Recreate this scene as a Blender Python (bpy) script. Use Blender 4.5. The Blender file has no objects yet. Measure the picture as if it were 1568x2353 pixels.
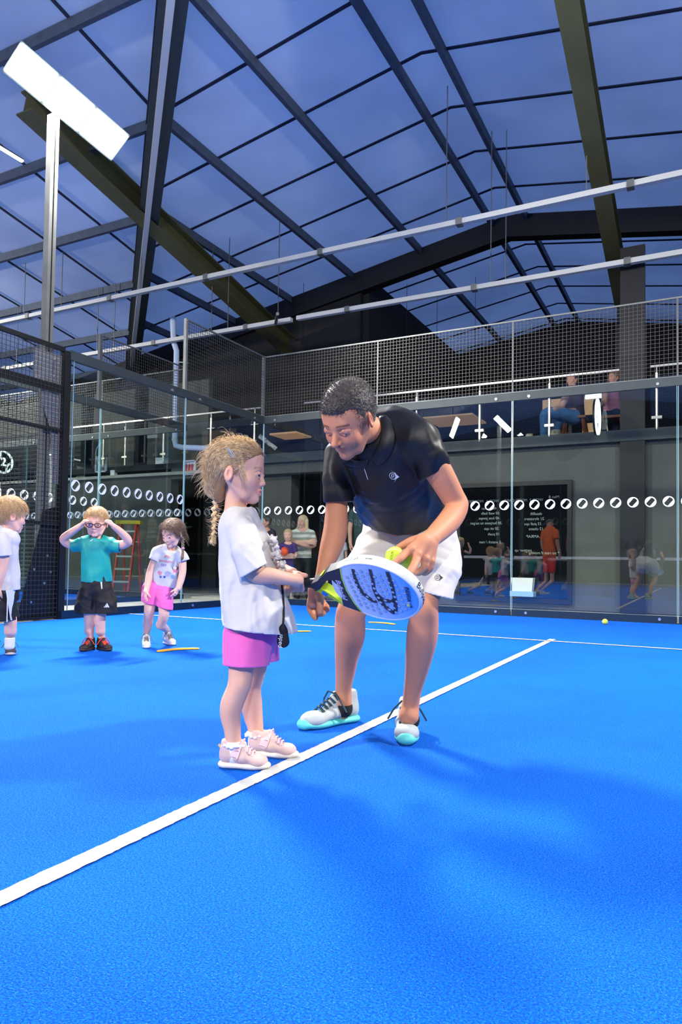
import bpy, bmesh, math, random
import numpy as np
from mathutils import Vector, Matrix
from mathutils.bvhtree import BVHTree

SC = bpy.context.scene
COL = SC.collection
random.seed(7)
RNG = np.random.default_rng(11)

# ---------------------------------------------------------------- camera
CAM = np.array([6.2629, -9.7218, 0.6761]); YAW, PITCH, ROLL, FPX = -0.4983, 0.036, 0.0165, 1640.5
IMW, IMH, PX0, PY0 = 1568.0, 2353.0, 784 - 60.7, 1176.5 + 56.3
FW = np.array([math.cos(PITCH) * math.sin(YAW), math.cos(PITCH) * math.cos(YAW), math.sin(PITCH)])
_r = np.array([math.cos(YAW), -math.sin(YAW), 0.0]); _u = np.cross(_r, FW)
RT = math.cos(ROLL) * _r + math.sin(ROLL) * _u
UP = -math.sin(ROLL) * _r + math.cos(ROLL) * _u
cd = bpy.data.cameras.new('camera'); cam = bpy.data.objects.new('camera', cd); COL.objects.link(cam)
cd.sensor_fit = 'HORIZONTAL'; cd.sensor_width = 24.0; cd.lens = FPX / IMW * 24.0
cd.shift_x = 60.7 / IMW; cd.shift_y = 56.3 / IMW
cd.clip_start = 0.05; cd.clip_end = 200
cam.matrix_world = Matrix(((RT[0], UP[0], -FW[0], CAM[0]), (RT[1], UP[1], -FW[1], CAM[1]), (RT[2], UP[2], -FW[2], CAM[2]), (0, 0, 0, 1)))
SC.camera = cam

# ---------------------------------------------------------------- world, exposure, lights
SC.view_settings.view_transform = 'Standard'; SC.view_settings.look = 'None'
SC.view_settings.gamma = 1.0; SC.view_settings.use_curve_mapping = False
SC.view_settings.exposure = 0.14
W = bpy.data.worlds.new('dusk'); SC.world = W; W.use_nodes = True
bg = W.node_tree.nodes['Background']; bg.inputs[0].default_value = (0.26, 0.45, 1.0, 1); bg.inputs[1].default_value = 1.55

def area_lamp(name, loc, target, size, size_y, power, color=(1, 1, 1), spread=math.pi):
    l = bpy.data.lights.new(name, 'AREA'); l.shape = 'RECTANGLE'; l.size = size; l.size_y = size_y
    l.energy = power; l.color = color; l.spread = spread
    o = bpy.data.objects.new(name, l); COL.objects.link(o); o.location = loc
    o.rotation_euler = (Vector(target) - Vector(loc)).to_track_quat('-Z', 'Y').to_euler()
    return o
# court floodlights: (lamp centre, aim point, watts)
FLOODS = [((-.02, -4.15, 5.80), (4.6, -7.2, 0.0), 1120), ((9.9, -4.3, 5.72), (5.4, -6.8, 0.0), 700),
          ((0.0, -15.7, 5.72), (4.6, -11.5, 0.0), 600), ((9.9, -15.7, 5.72), (5.0, -9.5, 0.0), 600),
          ((-11.6, -4.3, 5.72), (-5.0, 1.5, 1.8), 520), ((-1.75, -15.7, 5.72), (-6.5, -7.5, 0.0), 400)]

# ---------------------------------------------------------------- small helpers
def P(x, y, d):
    return CAM + (FW + RT * (x - PX0) / FPX - UP * (y - PY0) / FPX) * d
def onplane(x, y, ax, v):
    r = FW + RT * (x - PX0) / FPX - UP * (y - PY0) / FPX
    return CAM + r * ((v - CAM[ax]) / r[ax])
def cv(f, r=0, u=0):
    """camera-frame components (right, up, forward) -> world vector"""
    return RT * f[0] + UP * f[1] + FW * f[2]
def unit(v):
    v = np.asarray(v, float); return v / max(1e-9, np.linalg.norm(v))
def lin(c):
    return tuple(((x / 255) / 12.92 if x <= 10.3 else (((x / 255) + 0.055) / 1.055) ** 2.4) for x in c)

MATS = {}
def mat(name, color, rough=0.6, metal=0.0, bump=0.0, bscale=60.0, var=0.0, vscale=8.0, emit=None, estr=0.0, sss=0.0, attr=False,
        sheen=0.0, spec=0.5, coat=0.0, bdetail=3.0, stretch=None):
    if name in MATS: return MATS[name]
    m = bpy.data.materials.new(name); m.use_nodes = True; nt = m.node_tree; b = nt.nodes['Principled BSDF']
    c4 = (color[0], color[1], color[2], 1)
    b.inputs['Base Color'].default_value = c4; b.inputs['Roughness'].default_value = rough; b.inputs['Metallic'].default_value = metal
    b.inputs['Specular IOR Level'].default_value = spec
    if coat: b.inputs['Coat Weight'].default_value = coat; b.inputs['Coat Roughness'].default_value = .08
    tc = nt.nodes.new('ShaderNodeTexCoord'); src = tc.outputs['Object']
    if stretch:
        mp = nt.nodes.new('ShaderNodeMapping'); mp.inputs['Scale'].default_value = stretch; nt.links.new(src, mp.inputs[0]); src = mp.outputs[0]
    cs = None
    if attr:
        a = nt.nodes.new('ShaderNodeAttribute'); a.attribute_name = 'Col'; cs = a.outputs['Color']
    if var:
        n = nt.nodes.new('ShaderNodeTexNoise'); n.inputs['Scale'].default_value = vscale; n.inputs['Detail'].default_value = 4
        nt.links.new(src, n.inputs['Vector'])
        mr = nt.nodes.new('ShaderNodeMapRange'); mr.inputs['From Min'].default_value = .3; mr.inputs['From Max'].default_value = .7
        mr.inputs['To Min'].default_value = 1 - var; mr.inputs['To Max'].default_value = 1 + var
        nt.links.new(n.outputs['Fac'], mr.inputs['Value'])
        vm = nt.nodes.new('ShaderNodeVectorMath'); vm.operation = 'SCALE'
        if cs: nt.links.new(cs, vm.inputs[0])
        else: vm.inputs[0].default_value = color[:3]
        nt.links.new(mr.outputs[0], vm.inputs['Scale']); cs = vm.outputs[0]
    if cs: nt.links.new(cs, b.inputs['Base Color'])
    if bump:
        n2 = nt.nodes.new('ShaderNodeTexNoise'); n2.inputs['Scale'].default_value = bscale; n2.inputs['Detail'].default_value = bdetail
        nt.links.new(src, n2.inputs['Vector'])
        bp = nt.nodes.new('ShaderNodeBump'); bp.inputs['Strength'].default_value = bump; bp.inputs['Distance'].default_value = .01
        nt.links.new(n2.outputs['Fac'], bp.inputs['Height']); nt.links.new(bp.outputs[0], b.inputs['Normal'])
    if sheen: b.inputs['Sheen Weight'].default_value = sheen
    if sss:
        b.inputs['Subsurface Weight'].default_value = sss; b.inputs['Subsurface Radius'].default_value = (1, .35, .2)
        b.inputs['Subsurface Scale'].default_value = .008
    if emit:
        b.inputs['Emission Color'].default_value = (*emit, 1); b.inputs['Emission Strength'].default_value = estr
    MATS[name] = m; return m

def link_mesh(name, verts, faces, m, parent=None, smooth=False, kind=None):
    me = bpy.data.meshes.new(name)
    if isinstance(verts, np.ndarray) and isinstance(faces, np.ndarray) and len(faces):
        nv, nf, k = len(verts), len(faces), faces.shape[1]
        me.vertices.add(nv); me.vertices.foreach_set('co', verts.astype(np.float32).ravel())
        me.loops.add(nf * k); me.loops.foreach_set('vertex_index', faces.astype(np.int32).ravel())
        me.polygons.add(nf); me.polygons.foreach_set('loop_start', np.arange(0, nf * k, k, dtype=np.int32))
        me.update(calc_edges=True); me.validate()
    else:
        me.from_pydata([tuple(v) for v in verts], [], [tuple(int(i) for i in f) for f in faces]); me.update()
    if smooth: me.polygons.foreach_set('use_smooth', np.ones(len(me.polygons), dtype=bool))
    if m: me.materials.append(m)
    o = bpy.data.objects.new(name, me); COL.objects.link(o)
    if parent: o.parent = parent
    if kind: o['kind'] = kind
    return o
def tag(o, label=None, cat=None, group=None, kind=None):
    if label: o['label'] = label
    if cat: o['category'] = cat
    if group: o['group'] = group
    if kind: o['kind'] = kind
    return o
def empty(name, loc, label=None, cat=None, group=None):
    o = bpy.data.objects.new(name, None); COL.objects.link(o); o.location = tuple(loc); o.empty_display_size = .1
    bpy.context.view_layer.update()
    return tag(o, label, cat, group)
def adopt(child, root):
    """parent while keeping world coordinates"""
    child.parent = root; child.matrix_parent_inverse = Matrix.Translation(root.location).inverted(); return child

class MB:
    def __init__(s): s.v = []; s.f = []
    def quadbox(s, c):
        n = len(s.v); s.v += [tuple(p) for p in c]
        s.f += [tuple(n + i for i in q) for q in ((0, 3, 2, 1), (4, 5, 6, 7), (0, 1, 5, 4), (1, 2, 6, 5), (2, 3, 7, 6), (3, 0, 4, 7))]; return s
    def box(s, lo, hi):
        x0, y0, z0 = lo; x1, y1, z1 = hi
        s.quadbox([(x0, y0, z0), (x1, y0, z0), (x1, y1, z0), (x0, y1, z0), (x0, y0, z1), (x1, y0, z1), (x1, y1, z1), (x0, y1, z1)]); return s
    def bar(s, a, b, w, h=None, up=(0, 0, 1)):
        a = np.asarray(a, float); b = np.asarray(b, float); h = h or w; d = unit(b - a); u0 = np.asarray(up, float)
        if abs(d @ u0) > .99: u0 = np.array([1., 0, 0])
        sd = unit(np.cross(d, u0)); u = np.cross(sd, d)
        q = [(-1, -1), (1, -1), (1, 1), (-1, 1)]
        s.quadbox([a + sd * w / 2 * i + u * h / 2 * j for i, j in q] + [b + sd * w / 2 * i + u * h / 2 * j for i, j in q]); return s
    def tube(s, pts, r, n=8, close=True):
        pts = [np.asarray(p, float) for p in pts]; rr = r if hasattr(r, '__len__') else [r] * len(pts)
        base = len(s.v); prev = None
        for i, p in enumerate(pts):
            t = unit(pts[min(i + 1, len(pts) - 1)] - pts[max(i - 1, 0)])
            if prev is None: prev = unit(np.cross(t, (0.13, 0.27, 0.95)))
            sd = unit(prev - t * (prev @ t)); prev = sd; u = np.cross(t, sd)
            for k in range(n):
                a = 2 * math.pi * k / n; s.v.append(tuple(p + (sd * math.cos(a) + u * math.sin(a)) * rr[i]))
        for i in range(len(pts) - 1):
            for k in range(n):
                a0 = base + i * n + k; a1 = base + i * n + (k + 1) % n; s.f.append((a0, a1, a1 + n, a0 + n))
        if close:
            s.f.append(tuple(base + k for k in reversed(range(n)))); e = base + (len(pts) - 1) * n; s.f.append(tuple(e + k for k in range(n)))
        return s
    def disc(s, c, nrm, r, n=20, thick=.004, r2=None):
        c = np.asarray(c, float); nrm = unit(nrm); s.tube([c - nrm * thick / 2, c + nrm * thick / 2], [r, r2 or r], n); return s
    def poly(s, pts):
        n = len(s.v); s.v += [tuple(p) for p in pts]; s.f.append(tuple(range(n, n + len(pts)))); return s
    def sphere(s, c, r, nu=16, nv=10, R=None):
        rr = np.array(r if hasattr(r, '__len__') else (r, r, r)); b = len(s.v); c = np.asarray(c, float)
        for j in range(nv + 1):
            th = math.pi * j / nv
            for i in range(nu):
                ph = 2 * math.pi * i / nu; q = np.array([math.sin(th) * math.cos(ph), math.sin(th) * math.sin(ph), math.cos(th)]) * rr
                if R is not None: q = R @ q
                s.v.append(tuple(c + q))
        for j in range(nv):
            for i in range(nu):
                a = b + j * nu + i; a1 = b + j * nu + (i + 1) % nu; s.f.append((a, a + nu, a1 + nu, a1))
        return s
    def prism(s, pts, off):
        n = len(s.v); k = len(pts); off = np.asarray(off, float)
        s.v += [tuple(p) for p in pts] + [tuple(np.asarray(p, float) + off) for p in pts]
        s.f.append(tuple(n + i for i in range(k))); s.f.append(tuple(n + k + i for i in reversed(range(k))))
        for i in range(k): j = (i + 1) % k; s.f.append((n + i, n + k + i, n + k + j, n + j))
        return s
    def build(s, name, m, parent=None, smooth=False, kind=None):
        me = bpy.data.meshes.new(name); me.from_pydata(s.v, [], s.f); me.update()
        bm = bmesh.new(); bm.from_mesh(me); bmesh.ops.recalc_face_normals(bm, faces=bm.faces); bm.to_mesh(me); bm.free()
        if smooth:
            me.polygons.foreach_set('use_smooth', np.ones(len(me.polygons), dtype=bool))
            try: me.set_sharp_from_angle(angle=math.radians(40))
            except Exception: pass
        if m: me.materials.append(m)
        o = bpy.data.objects.new(name, me); COL.objects.link(o)
        if parent: adopt(o, parent)
        if kind: o['kind'] = kind
        return o

def text_mesh(txt, size, extrude=0.0006, shear=0.0, align='CENTER', bold=0.0):
    """returns verts (n,3) in a local frame (x right, y up) and faces"""
    c = bpy.data.curves.new('txt', 'FONT'); c.body = txt; c.size = size; c.extrude = extrude; c.align_x = align; c.align_y = 'CENTER'; c.shear = shear; c.offset = bold; c.resolution_u = 3
    o = bpy.data.objects.new('txt', c); COL.objects.link(o); bpy.context.view_layer.update()
    me = bpy.data.meshes.new_from_object(o.evaluated_get(bpy.context.evaluated_depsgraph_get()))
    v = np.array([tuple(p.co) for p in me.vertices]) if len(me.vertices) else np.zeros((0, 3)); f = [tuple(p.vertices) for p in me.polygons]
    bpy.data.objects.remove(o); bpy.data.curves.remove(c); bpy.data.meshes.remove(me)
    return v, f
def place_local(v, origin, X, Y, Z=None):
    X = np.asarray(X, float); Y = np.asarray(Y, float); Z = np.cross(X, Y) if Z is None else Z
    return np.asarray(origin) + v[:, :1] * X + v[:, 1:2] * Y + v[:, 2:3] * Z

# ---------------------------------------------------------------- materials
M = dict(
    black=mat('black_steel', lin((24, 25, 26)), .45, .3, .02, 200), dgrey=mat('dark_grey_steel', lin((58, 66, 66)), .5, .3, .02, 150, var=.12),
    galv=mat('galvanised_steel', lin((118, 120, 116)), .45, .6, .04, 90, var=.15, vscale=5), wire=mat('mesh_wire', lin((84, 82, 76)), .4, .5),
    lightgrey=mat('light_grey_painted_metal', lin((196, 196, 188)), .5, .1), plate=mat('post_plate', lin((120, 122, 126)), .5, .3, .03, 120, var=.08),
    kerb=mat('navy_kerb', lin((22, 44, 66)), .4, .3), wall=mat('dark_rendered_wall', lin((84, 86, 80)), .9, 0, .2, 120, var=.1, vscale=3),
    walldk=mat('near_black_wall', lin((26, 27, 28)), .9, 0, .1, 60, var=.2, vscale=2), concrete=mat('grey_concrete', lin((176, 172, 160)), .9, 0, .3, 40, var=.12, vscale=6),
    white=mat('white_plastic', lin((235, 236, 232)), .4), pvc=mat('pvc_pipe', lin((190, 208, 226)), .35), olive=mat('olive_painted_steel', lin((88, 86, 52)), .5, .2, .04, 60, var=.12, vscale=2),
    purlin=mat('purlin_steel', lin((74, 84, 96)), .55, .3, .03, 60, var=.15), seam=mat('seam_strip', lin((20, 30, 52)), .7),
    yellow=mat('yellow_rubber', lin((240, 176, 40)), .6, 0, .05, 200), neon=mat('sticker_white', lin((238, 240, 240)), .6),
    line=mat('white_turf_line', lin((245, 245, 242)), .95, 0, 1.0, 500), steel=mat('brushed_stainless', lin((200, 196, 186)), .3, .85),
    chrome=mat('bolt_steel', lin((225, 225, 225)), .25, .9), red=mat('ladder_red', lin((222, 66, 44)), .5), ladyel=mat('ladder_yellow', lin((226, 196, 40)), .5),
)
def turf_material():
    m = bpy.data.materials.new('blue_turf'); m.use_nodes = True; nt = m.node_tree; b = nt.nodes['Principled BSDF']
    b.inputs['Roughness'].default_value = .95; b.inputs['Specular IOR Level'].default_value = .15
    tc = nt.nodes.new('ShaderNodeTexCoord')
    def noise(sc, det=2):
        n = nt.nodes.new('ShaderNodeTexNoise'); n.inputs['Scale'].default_value = sc; n.inputs['Detail'].default_value = det
        nt.links.new(tc.outputs['Object'], n.inputs['Vector']); return n.outputs['Fac']
    def ramp(src, stops):
        r = nt.nodes.new('ShaderNodeValToRGB'); nt.links.new(src, r.inputs[0]); e = r.color_ramp.elements
        while len(e) < len(stops): e.new(.5)
        for i, (p, c) in enumerate(stops): e[i].position = p; e[i].color = (*c, 1)
        return r.outputs[0]
    fine = ramp(noise(230, 3), [(.3, lin((0, 72, 190))), (.5, lin((0, 104, 228))), (.7, lin((6, 136, 248)))])
    patch = ramp(noise(.9, 3), [(.3, (.86,) * 3), (.7, (1.08,) * 3)])
    mx = nt.nodes.new('ShaderNodeMix'); mx.data_type = 'RGBA'; mx.blend_type = 'MULTIPLY'; mx.inputs[0].default_value = 1
    nt.links.new(fine, mx.inputs[6]); nt.links.new(patch, mx.inputs[7])
    grain = ramp(noise(420, 1), [(.66, (0, 0, 0)), (.76, (1, 1, 1))])
    m2 = nt.nodes.new('ShaderNodeMix'); m2.data_type = 'RGBA'; m2.inputs[7].default_value = (*lin((150, 195, 255)), 1)
    sc = nt.nodes.new('ShaderNodeMath'); sc.operation = 'MULTIPLY'; sc.inputs[1].default_value = .8
    nt.links.new(grain, sc.inputs[0]); nt.links.new(sc.outputs[0], m2.inputs[0]); nt.links.new(mx.outputs[2], m2.inputs[6]); nt.links.new(m2.outputs[2], b.inputs['Base Color'])
    bp = nt.nodes.new('ShaderNodeBump'); bp.inputs['Strength'].default_value = .8; bp.inputs['Distance'].default_value = .012
    nt.links.new(noise(260, 3), bp.inputs['Height']); nt.links.new(bp.outputs[0], b.inputs['Normal'])
    return m
def glass_material(name='court_glass', tint=(.90, .96, .93), refl=1.0):
    m = bpy.data.materials.new(name); m.use_nodes = True; nt = m.node_tree; nt.nodes.remove(nt.nodes['Principled BSDF'])
    out = nt.nodes['Material Output']; t = nt.nodes.new('ShaderNodeBsdfTransparent'); t.inputs[0].default_value = (*tint, 1)
    g = nt.nodes.new('ShaderNodeBsdfGlossy'); g.inputs['Roughness'].default_value = 0.0; g.inputs['Color'].default_value = (.9, .97, 1, 1)
    ge = nt.nodes.new('ShaderNodeNewGeometry'); dt = nt.nodes.new('ShaderNodeVectorMath'); dt.operation = 'DOT_PRODUCT'   # thin pane: same reflectance from both sides
    nt.links.new(ge.outputs['Normal'], dt.inputs[0]); nt.links.new(ge.outputs['Incoming'], dt.inputs[1])
    def ma(op, a, b=None):
        n_ = nt.nodes.new('ShaderNodeMath'); n_.operation = op
        for i, q in enumerate((a, b)):
            if q is None: continue
            if isinstance(q, (int, float)): n_.inputs[i].default_value = q
            else: nt.links.new(q, n_.inputs[i])
        return n_.outputs[0]
    fr = ma('ADD', ma('MULTIPLY', ma('POWER', ma('SUBTRACT', 1.0, ma('ABSOLUTE', dt.outputs['Value'])), 5.0), .91), .085)
    mm_ = ma('MINIMUM', ma('MULTIPLY', fr, refl), 1.0)
    mx = nt.nodes.new('ShaderNodeMixShader'); nt.links.new(mm_, mx.inputs[0]); nt.links.new(t.outputs[0], mx.inputs[1]); nt.links.new(g.outputs[0], mx.inputs[2])
    nt.links.new(mx.outputs[0], out.inputs[0]); return m
def roof_material():
    m = bpy.data.materials.new('translucent_roof_sheet'); m.use_nodes = True; nt = m.node_tree; nt.nodes.remove(nt.nodes['Principled BSDF'])
    out = nt.nodes['Material Output']; tc = nt.nodes.new('ShaderNodeTexCoord')
    n = nt.nodes.new('ShaderNodeTexNoise'); n.inputs['Scale'].default_value = .45; n.inputs['Detail'].default_value = 3; nt.links.new(tc.outputs['Object'], n.inputs['Vector'])
    r = nt.nodes.new('ShaderNodeValToRGB'); nt.links.new(n.outputs['Fac'], r.inputs[0]); e = r.color_ramp.elements
    e[0].position = .3; e[0].color = (*lin((158, 164, 178)), 1); e[1].position = .7; e[1].color = (*lin((190, 194, 204)), 1)
    d = nt.nodes.new('ShaderNodeBsdfDiffuse'); nt.links.new(r.outputs[0], d.inputs[0])
    t = nt.nodes.new('ShaderNodeBsdfTranslucent'); nt.links.new(r.outputs[0], t.inputs[0])
    mx = nt.nodes.new('ShaderNodeMixShader'); mx.inputs[0].default_value = .3; nt.links.new(d.outputs[0], mx.inputs[1]); nt.links.new(t.outputs[0], mx.inputs[2])
    nt.links.new(mx.outputs[0], out.inputs[0]); return m
TURF, GLASS, ROOF = turf_material(), glass_material(), roof_material()
GLASS2 = glass_material('gallery_glass', (.8, .86, .86), .8)

# ---------------------------------------------------------------- hall shell
def st(name, lo, hi, m): return MB().box(lo, hi).build(name, m, kind='structure')
MB().poly([(0, 0, 0), (0, -20, 0), (10, -20, 0), (10, 0, 0)]).build('floor', TURF, kind='structure')
MB().box((-14.3, -22.8, -.06), (19.9, 12, -.012)).build('floor_concrete', M['concrete'], kind='structure')
MB().poly([(-1.6, 0, .0), (-11.6, 0, .0), (-11.6, -20, .0), (-1.6, -20, .0)]).build('floor_neighbour_court', TURF, kind='structure')
st('wall_left', (-14.5, -22.8, 0), (-14.3, 12, 8), M['walldk']); st('wall_right', (19.9, -22.8, 0), (20.1, 12, 8), M['walldk'])
st('wall_rear', (-14.5, -23, 0), (20.1, -22.8, 8), M['walldk']); st('wall_front', (-14.5, 12, 0), (20.1, 12.2, 8.2), M['walldk'])
ZR, SL, XR, YR = 7.876, .17, 2.8, -5.4
apex = (XR, YR, ZR)
def cor(x, y): return (x, y, ZR - SL * 17.1)
rb = MB()
A_ = cor(-14.3, 12); B_ = cor(19.9, 12); C_ = cor(19.9, -22.8); D_ = cor(-14.3, -22.8)
for p, q, e in ((A_, B_, (XR, 12, ZR)), (D_, C_, (XR, -22.8, ZR))):
    rb.poly([apex, p, e]); rb.poly([apex, e, q])
for p, q, e in ((A_, D_, (-14.3, YR, ZR)), (B_, C_, (19.9, YR, ZR))):
    rb.poly([apex, p, e]); rb.poly([apex, e, q])
rb.build('ceiling', ROOF, kind='structure')
def zroof(x, y):
    g1 = ZR - SL * abs(x - XR); g2 = ZR - SL * abs(y - YR); return max(g1, g2)
def struct_bar(name, a, b, w, h, m, kind='structure'): return MB().bar(a, b, w, h).build(name, m, kind=kind)
# purlins of the lengthwise roof (run along y) and of the crosswise roof (run along x)
def valley_y(x): return -5.4 + abs(x - XR)      # the two roofs meet where |x-XR| = |y-YR|
for k in range(9):
    for sgn in (-1, 1):
        x = XR + sgn * (.34 if k == 0 else .28 + 1.62 * k)
        if x < -13.5 or x > 19: continue
        y0 = valley_y(x) + .1
        if k and sgn > 0 and k < 2: continue
        struct_bar('roof_purlin', (x, y0, zroof(x, y0) - .09), (x, 11.9, zroof(x, 11.9) - .09), .07, .16, M['purlin'])
for k in range(1, 10):
    y = YR + .2 + 1.72 * k
    if y > 11.5: break
    xv = XR - (y - YR)
    struct_bar('roof_purlin', (-14.2, y, ZR - SL * (y - YR) - .09), (xv, y, ZR - SL * (y - YR) - .09), .07, .16, M['purlin'])
    struct_bar('roof_purlin', (XR + (y - YR), y, ZR - SL * (y - YR) - .09), (19.8, y, ZR - SL * (y - YR) - .09), .07, .16, M['purlin'])
# sheet joints: across the slope
sj = MB()
for k in range(0, 13):
    y = YR + .9 + 1.35 * k
    if y > 11.9: break
    dx = y - YR
    sj.bar((XR, y, ZR - .012), (XR - dx, y, ZR - SL * dx - .012), .045, .02); sj.bar((XR, y, ZR - .012), (XR + dx, y, ZR - SL * dx - .012), .045, .02)
for k in range(0, 12):
    dx = .7 + 1.45 * k
    for sg in (-1, 1):
        x = XR + sg * dx
        if x < -14.2 or x > 19.8: continue
        sj.bar((x, YR, ZR - .012), (x, YR + dx, ZR - SL * dx - .012), .045, .02)
sj.build('ceiling_seams', M['seam'], kind='structure')
# deep valley beams on the 45 degree junctions, with a conduit clipped along the left one
va = np.array([XR, YR, ZR - .25]); vb = np.array([-13.8, 11.2, ZR - SL * 16.6 - .25])
def ibeam(name, a, b, w, h, m):
    a = np.asarray(a, float); b = np.asarray(b, float); mb = MB(); d = unit(b - a); sd = unit(np.cross(d, (0, 0, 1))); u = np.cross(sd, d)
    mb.bar(a + u * (h / 2 - .012), b + u * (h / 2 - .012), w, .024); mb.bar(a - u * (h / 2 - .012), b - u * (h / 2 - .012), w, .024); mb.bar(a, b, .016, h - .05)
    return mb.build(name, m, kind='structure')
ibeam('valley_beam', va, vb, .34, .42, M['dgrey'])
vc = np.array([XR + 16.6, 11.2, vb[2]]); ibeam('valley_beam', va, vc, .34, .42, M['dgrey'])
o = MB().bar(va + np.array([.0, -.05, -.26]), va + (vb - va) * .58 + np.array([.0, -.05, -.26]), .09, .09).build('conduit', M['lightgrey'])
tag(o, 'pale square conduit clipped under the big diagonal valley beam', 'conduit')
# rafters of the crosswise roof
def zP2(y): return ZR - SL * (y - YR)
ibeam('roof_rafter', (-2.2, -3.0, zP2(-3.0) - .28), (-2.3, 4.6, zP2(4.6) - .42), .30, .40, M['olive'])
ibeam('roof_rafter', (5.02, -4.6, zP2(-4.6) - .35), (4.98, 4.3, zP2(4.3) - .62), .24, .36, M['olive'])
MB().box((4.9, 4.2, 0), (5.1, 4.45, 5.7)).build('roof_column', M['black'], kind='structure')
# back portal frame at y = 4.8
fb = MB()
for xa, xb in ((-14.3, XR), (XR, 19.9)):
    za, zb = ZR - SL * abs(xa - XR), ZR - SL * abs(xb - XR)
    fb.quadbox([(xa, 4.7, za - .5), (xb, 4.7, zb - .5), (xb, 4.95, zb - .5), (xa, 4.95, za - .5), (xa, 4.7, za - .04), (xb, 4.7, zb - .04), (xb, 4.95, zb - .04), (xa, 4.95, za - .04)])
fb.build('portal_frame', M['black'], kind='structure')
def zL(x): return ZR - SL * abs(x - XR)
MB().prism([(-14.3, 4.8, 0), (-.55, 4.8, 0), (-.55, 4.8, zL(-.55) - .1), (-14.3, 4.8, zL(-14.3) - .1)], (0, .15, 0)).build('wall_gallery_left', M['walldk'], kind='structure')
MB().box((-.55, 4.95, 0), (-.4, 12, zL(-.55) - .1)).build('wall_gallery_side', M['walldk'], kind='structure')

# ---------------------------------------------------------------- ground floor walls behind the court and the gallery above
YW = 1.9
def wallblock(name, x0, x1, z0, z1, m, y0=YW, y1=YW + .25): MB().box((x0, y0, z0), (x1, y1, z1)).build(name, m, kind='structure')
wallblock('wall_back_left', -14.3, -3.5, 0, 2.44, M['wall'])
wallblock('wall_back_pier', -1.45, -.7, 0, 2.5, M['wall'], YW + .2, YW + .5)
wallblock('wall_back_right', 2.3, 19.9, 0, 2.58, M['wall'])
wallblock('wall_back_lintel', -3.5, 2.3, 2.36, 2.58, M['wall'])
MB().box((5.18, YW - .1, 0), (5.52, YW, 5.5)).build('trim_1', M['black'], kind='structure')   # dark column strip
MB().box((-14.3, YW, 2.58), (19.9, 4.9, 2.70)).build('floor_gallery', M['walldk'], kind='structure')
MB().box((-1.4, YW - .12, 2.56), (19.9, YW, 2.73)).build('trim_2', M['dgrey'], kind='structure')
MB().box((-14.3, YW - .1, 2.44), (-1.4, YW + .3, 2.5)).build('trim_3', M['concrete'], kind='structure')
MB().box((2.7, 4.4, 2.7), (19.9, 4.5, 2.9)).build('baseboard_gallery', M['walldk'], kind='structure')
wallblock('wall_back_room', -3.5, 2.3, 0, 2.5, M['walldk'], 4.2, 4.3)
# upper left wall: grey cladding with dark gaps, behind the neighbour court
for x0, x1 in ((-14.3, -6.9), (-6.5, -5.2), (-4.8, -3.1)):
    wallblock('wall_upper_left', x0, x1, 2.5, 4.6, M['wall'], 2.6, 2.75)
# ---------------------------------------------------------------- court lines
def ragged(name, a, b, w, z=.004):
    a = np.array([*a, z]); b = np.array([*b, z]); L = np.linalg.norm(b - a); n = int(L / .012); d = (b - a) / n; sd = unit(np.cross(d, (0, 0, 1))) * w / 2
    jl = 1 + RNG.uniform(-.06, .06, n + 1); jr = 1 + RNG.uniform(-.06, .06, n + 1)
    v = []; f = []
    for i in range(n + 1):
        p = a + d * i; v += [p - sd * jl[i], p + sd * jr[i]]
        if i: k = 2 * i; f.append((k - 2, k - 1, k + 1, k))
    o = link_mesh(name, v, f, M['line']); o['kind'] = 'structure'; return o
ragged('court_line', (0.03, -3.03), (9.97, -3.03), .05)
ragged('court_line', (5.044, -2.85), (5.044, -16.9), .055)
ragged('court_line', (-11.5, -3.03), (-1.63, -3.03), .05)
ragged('court_line', (0.03, -16.97), (9.97, -16.97), .05)

# ---------------------------------------------------------------- court enclosure
EDGE = mat('glass_edge', lin((150, 190, 190)), .2, 0, spec=.8)
def wiremesh(a, b, z0, z1, pitch=.05, r=.0021):
    """welded grid between ground points a and b"""
    a = np.array([*a, 0.]); b = np.array([*b, 0.]); L = np.linalg.norm(b - a); d = (b - a) / L; n = np.cross(d, (0, 0, 1))
    mb = MB(); k = int(round(L / pitch))
    for i in range(1, k): p = a + d * i * L / k; mb.bar(p + (0, 0, z0), p + (0, 0, z1), 2 * r, 2 * r, up=n)
    k = int(round((z1 - z0) / pitch))
    for i in range(1, k): z = z0 + i * (z1 - z0) / k; mb.bar(a + (0, 0, z) + n * .003, b + (0, 0, z) + n * .003, 2 * r, 2 * r)
    return mb
def mesh_panel(a, b, z0, z1, label, group=None, m='wire', frame='galv', parts=True, topbar=.02):
    root = wiremesh(a, b, z0, z1).build('mesh_fence', M[m]); tag(root, label, 'mesh panel', group)
    fr = MB(); A = np.array([*a, 0.]); B = np.array([*b, 0.]); d = unit(B - A)
    fr.bar(A + (0, 0, z1), B + (0, 0, z1), topbar, topbar); fr.bar(A + (0, 0, z0), B + (0, 0, z0), .02, .02)
    for q in (A + d * .004, B - d * .004): fr.bar(q + (0, 0, z0), q + (0, 0, z1), .009, .012)
    o = fr.build('frame', M[frame]); o.parent = root; return root
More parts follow.
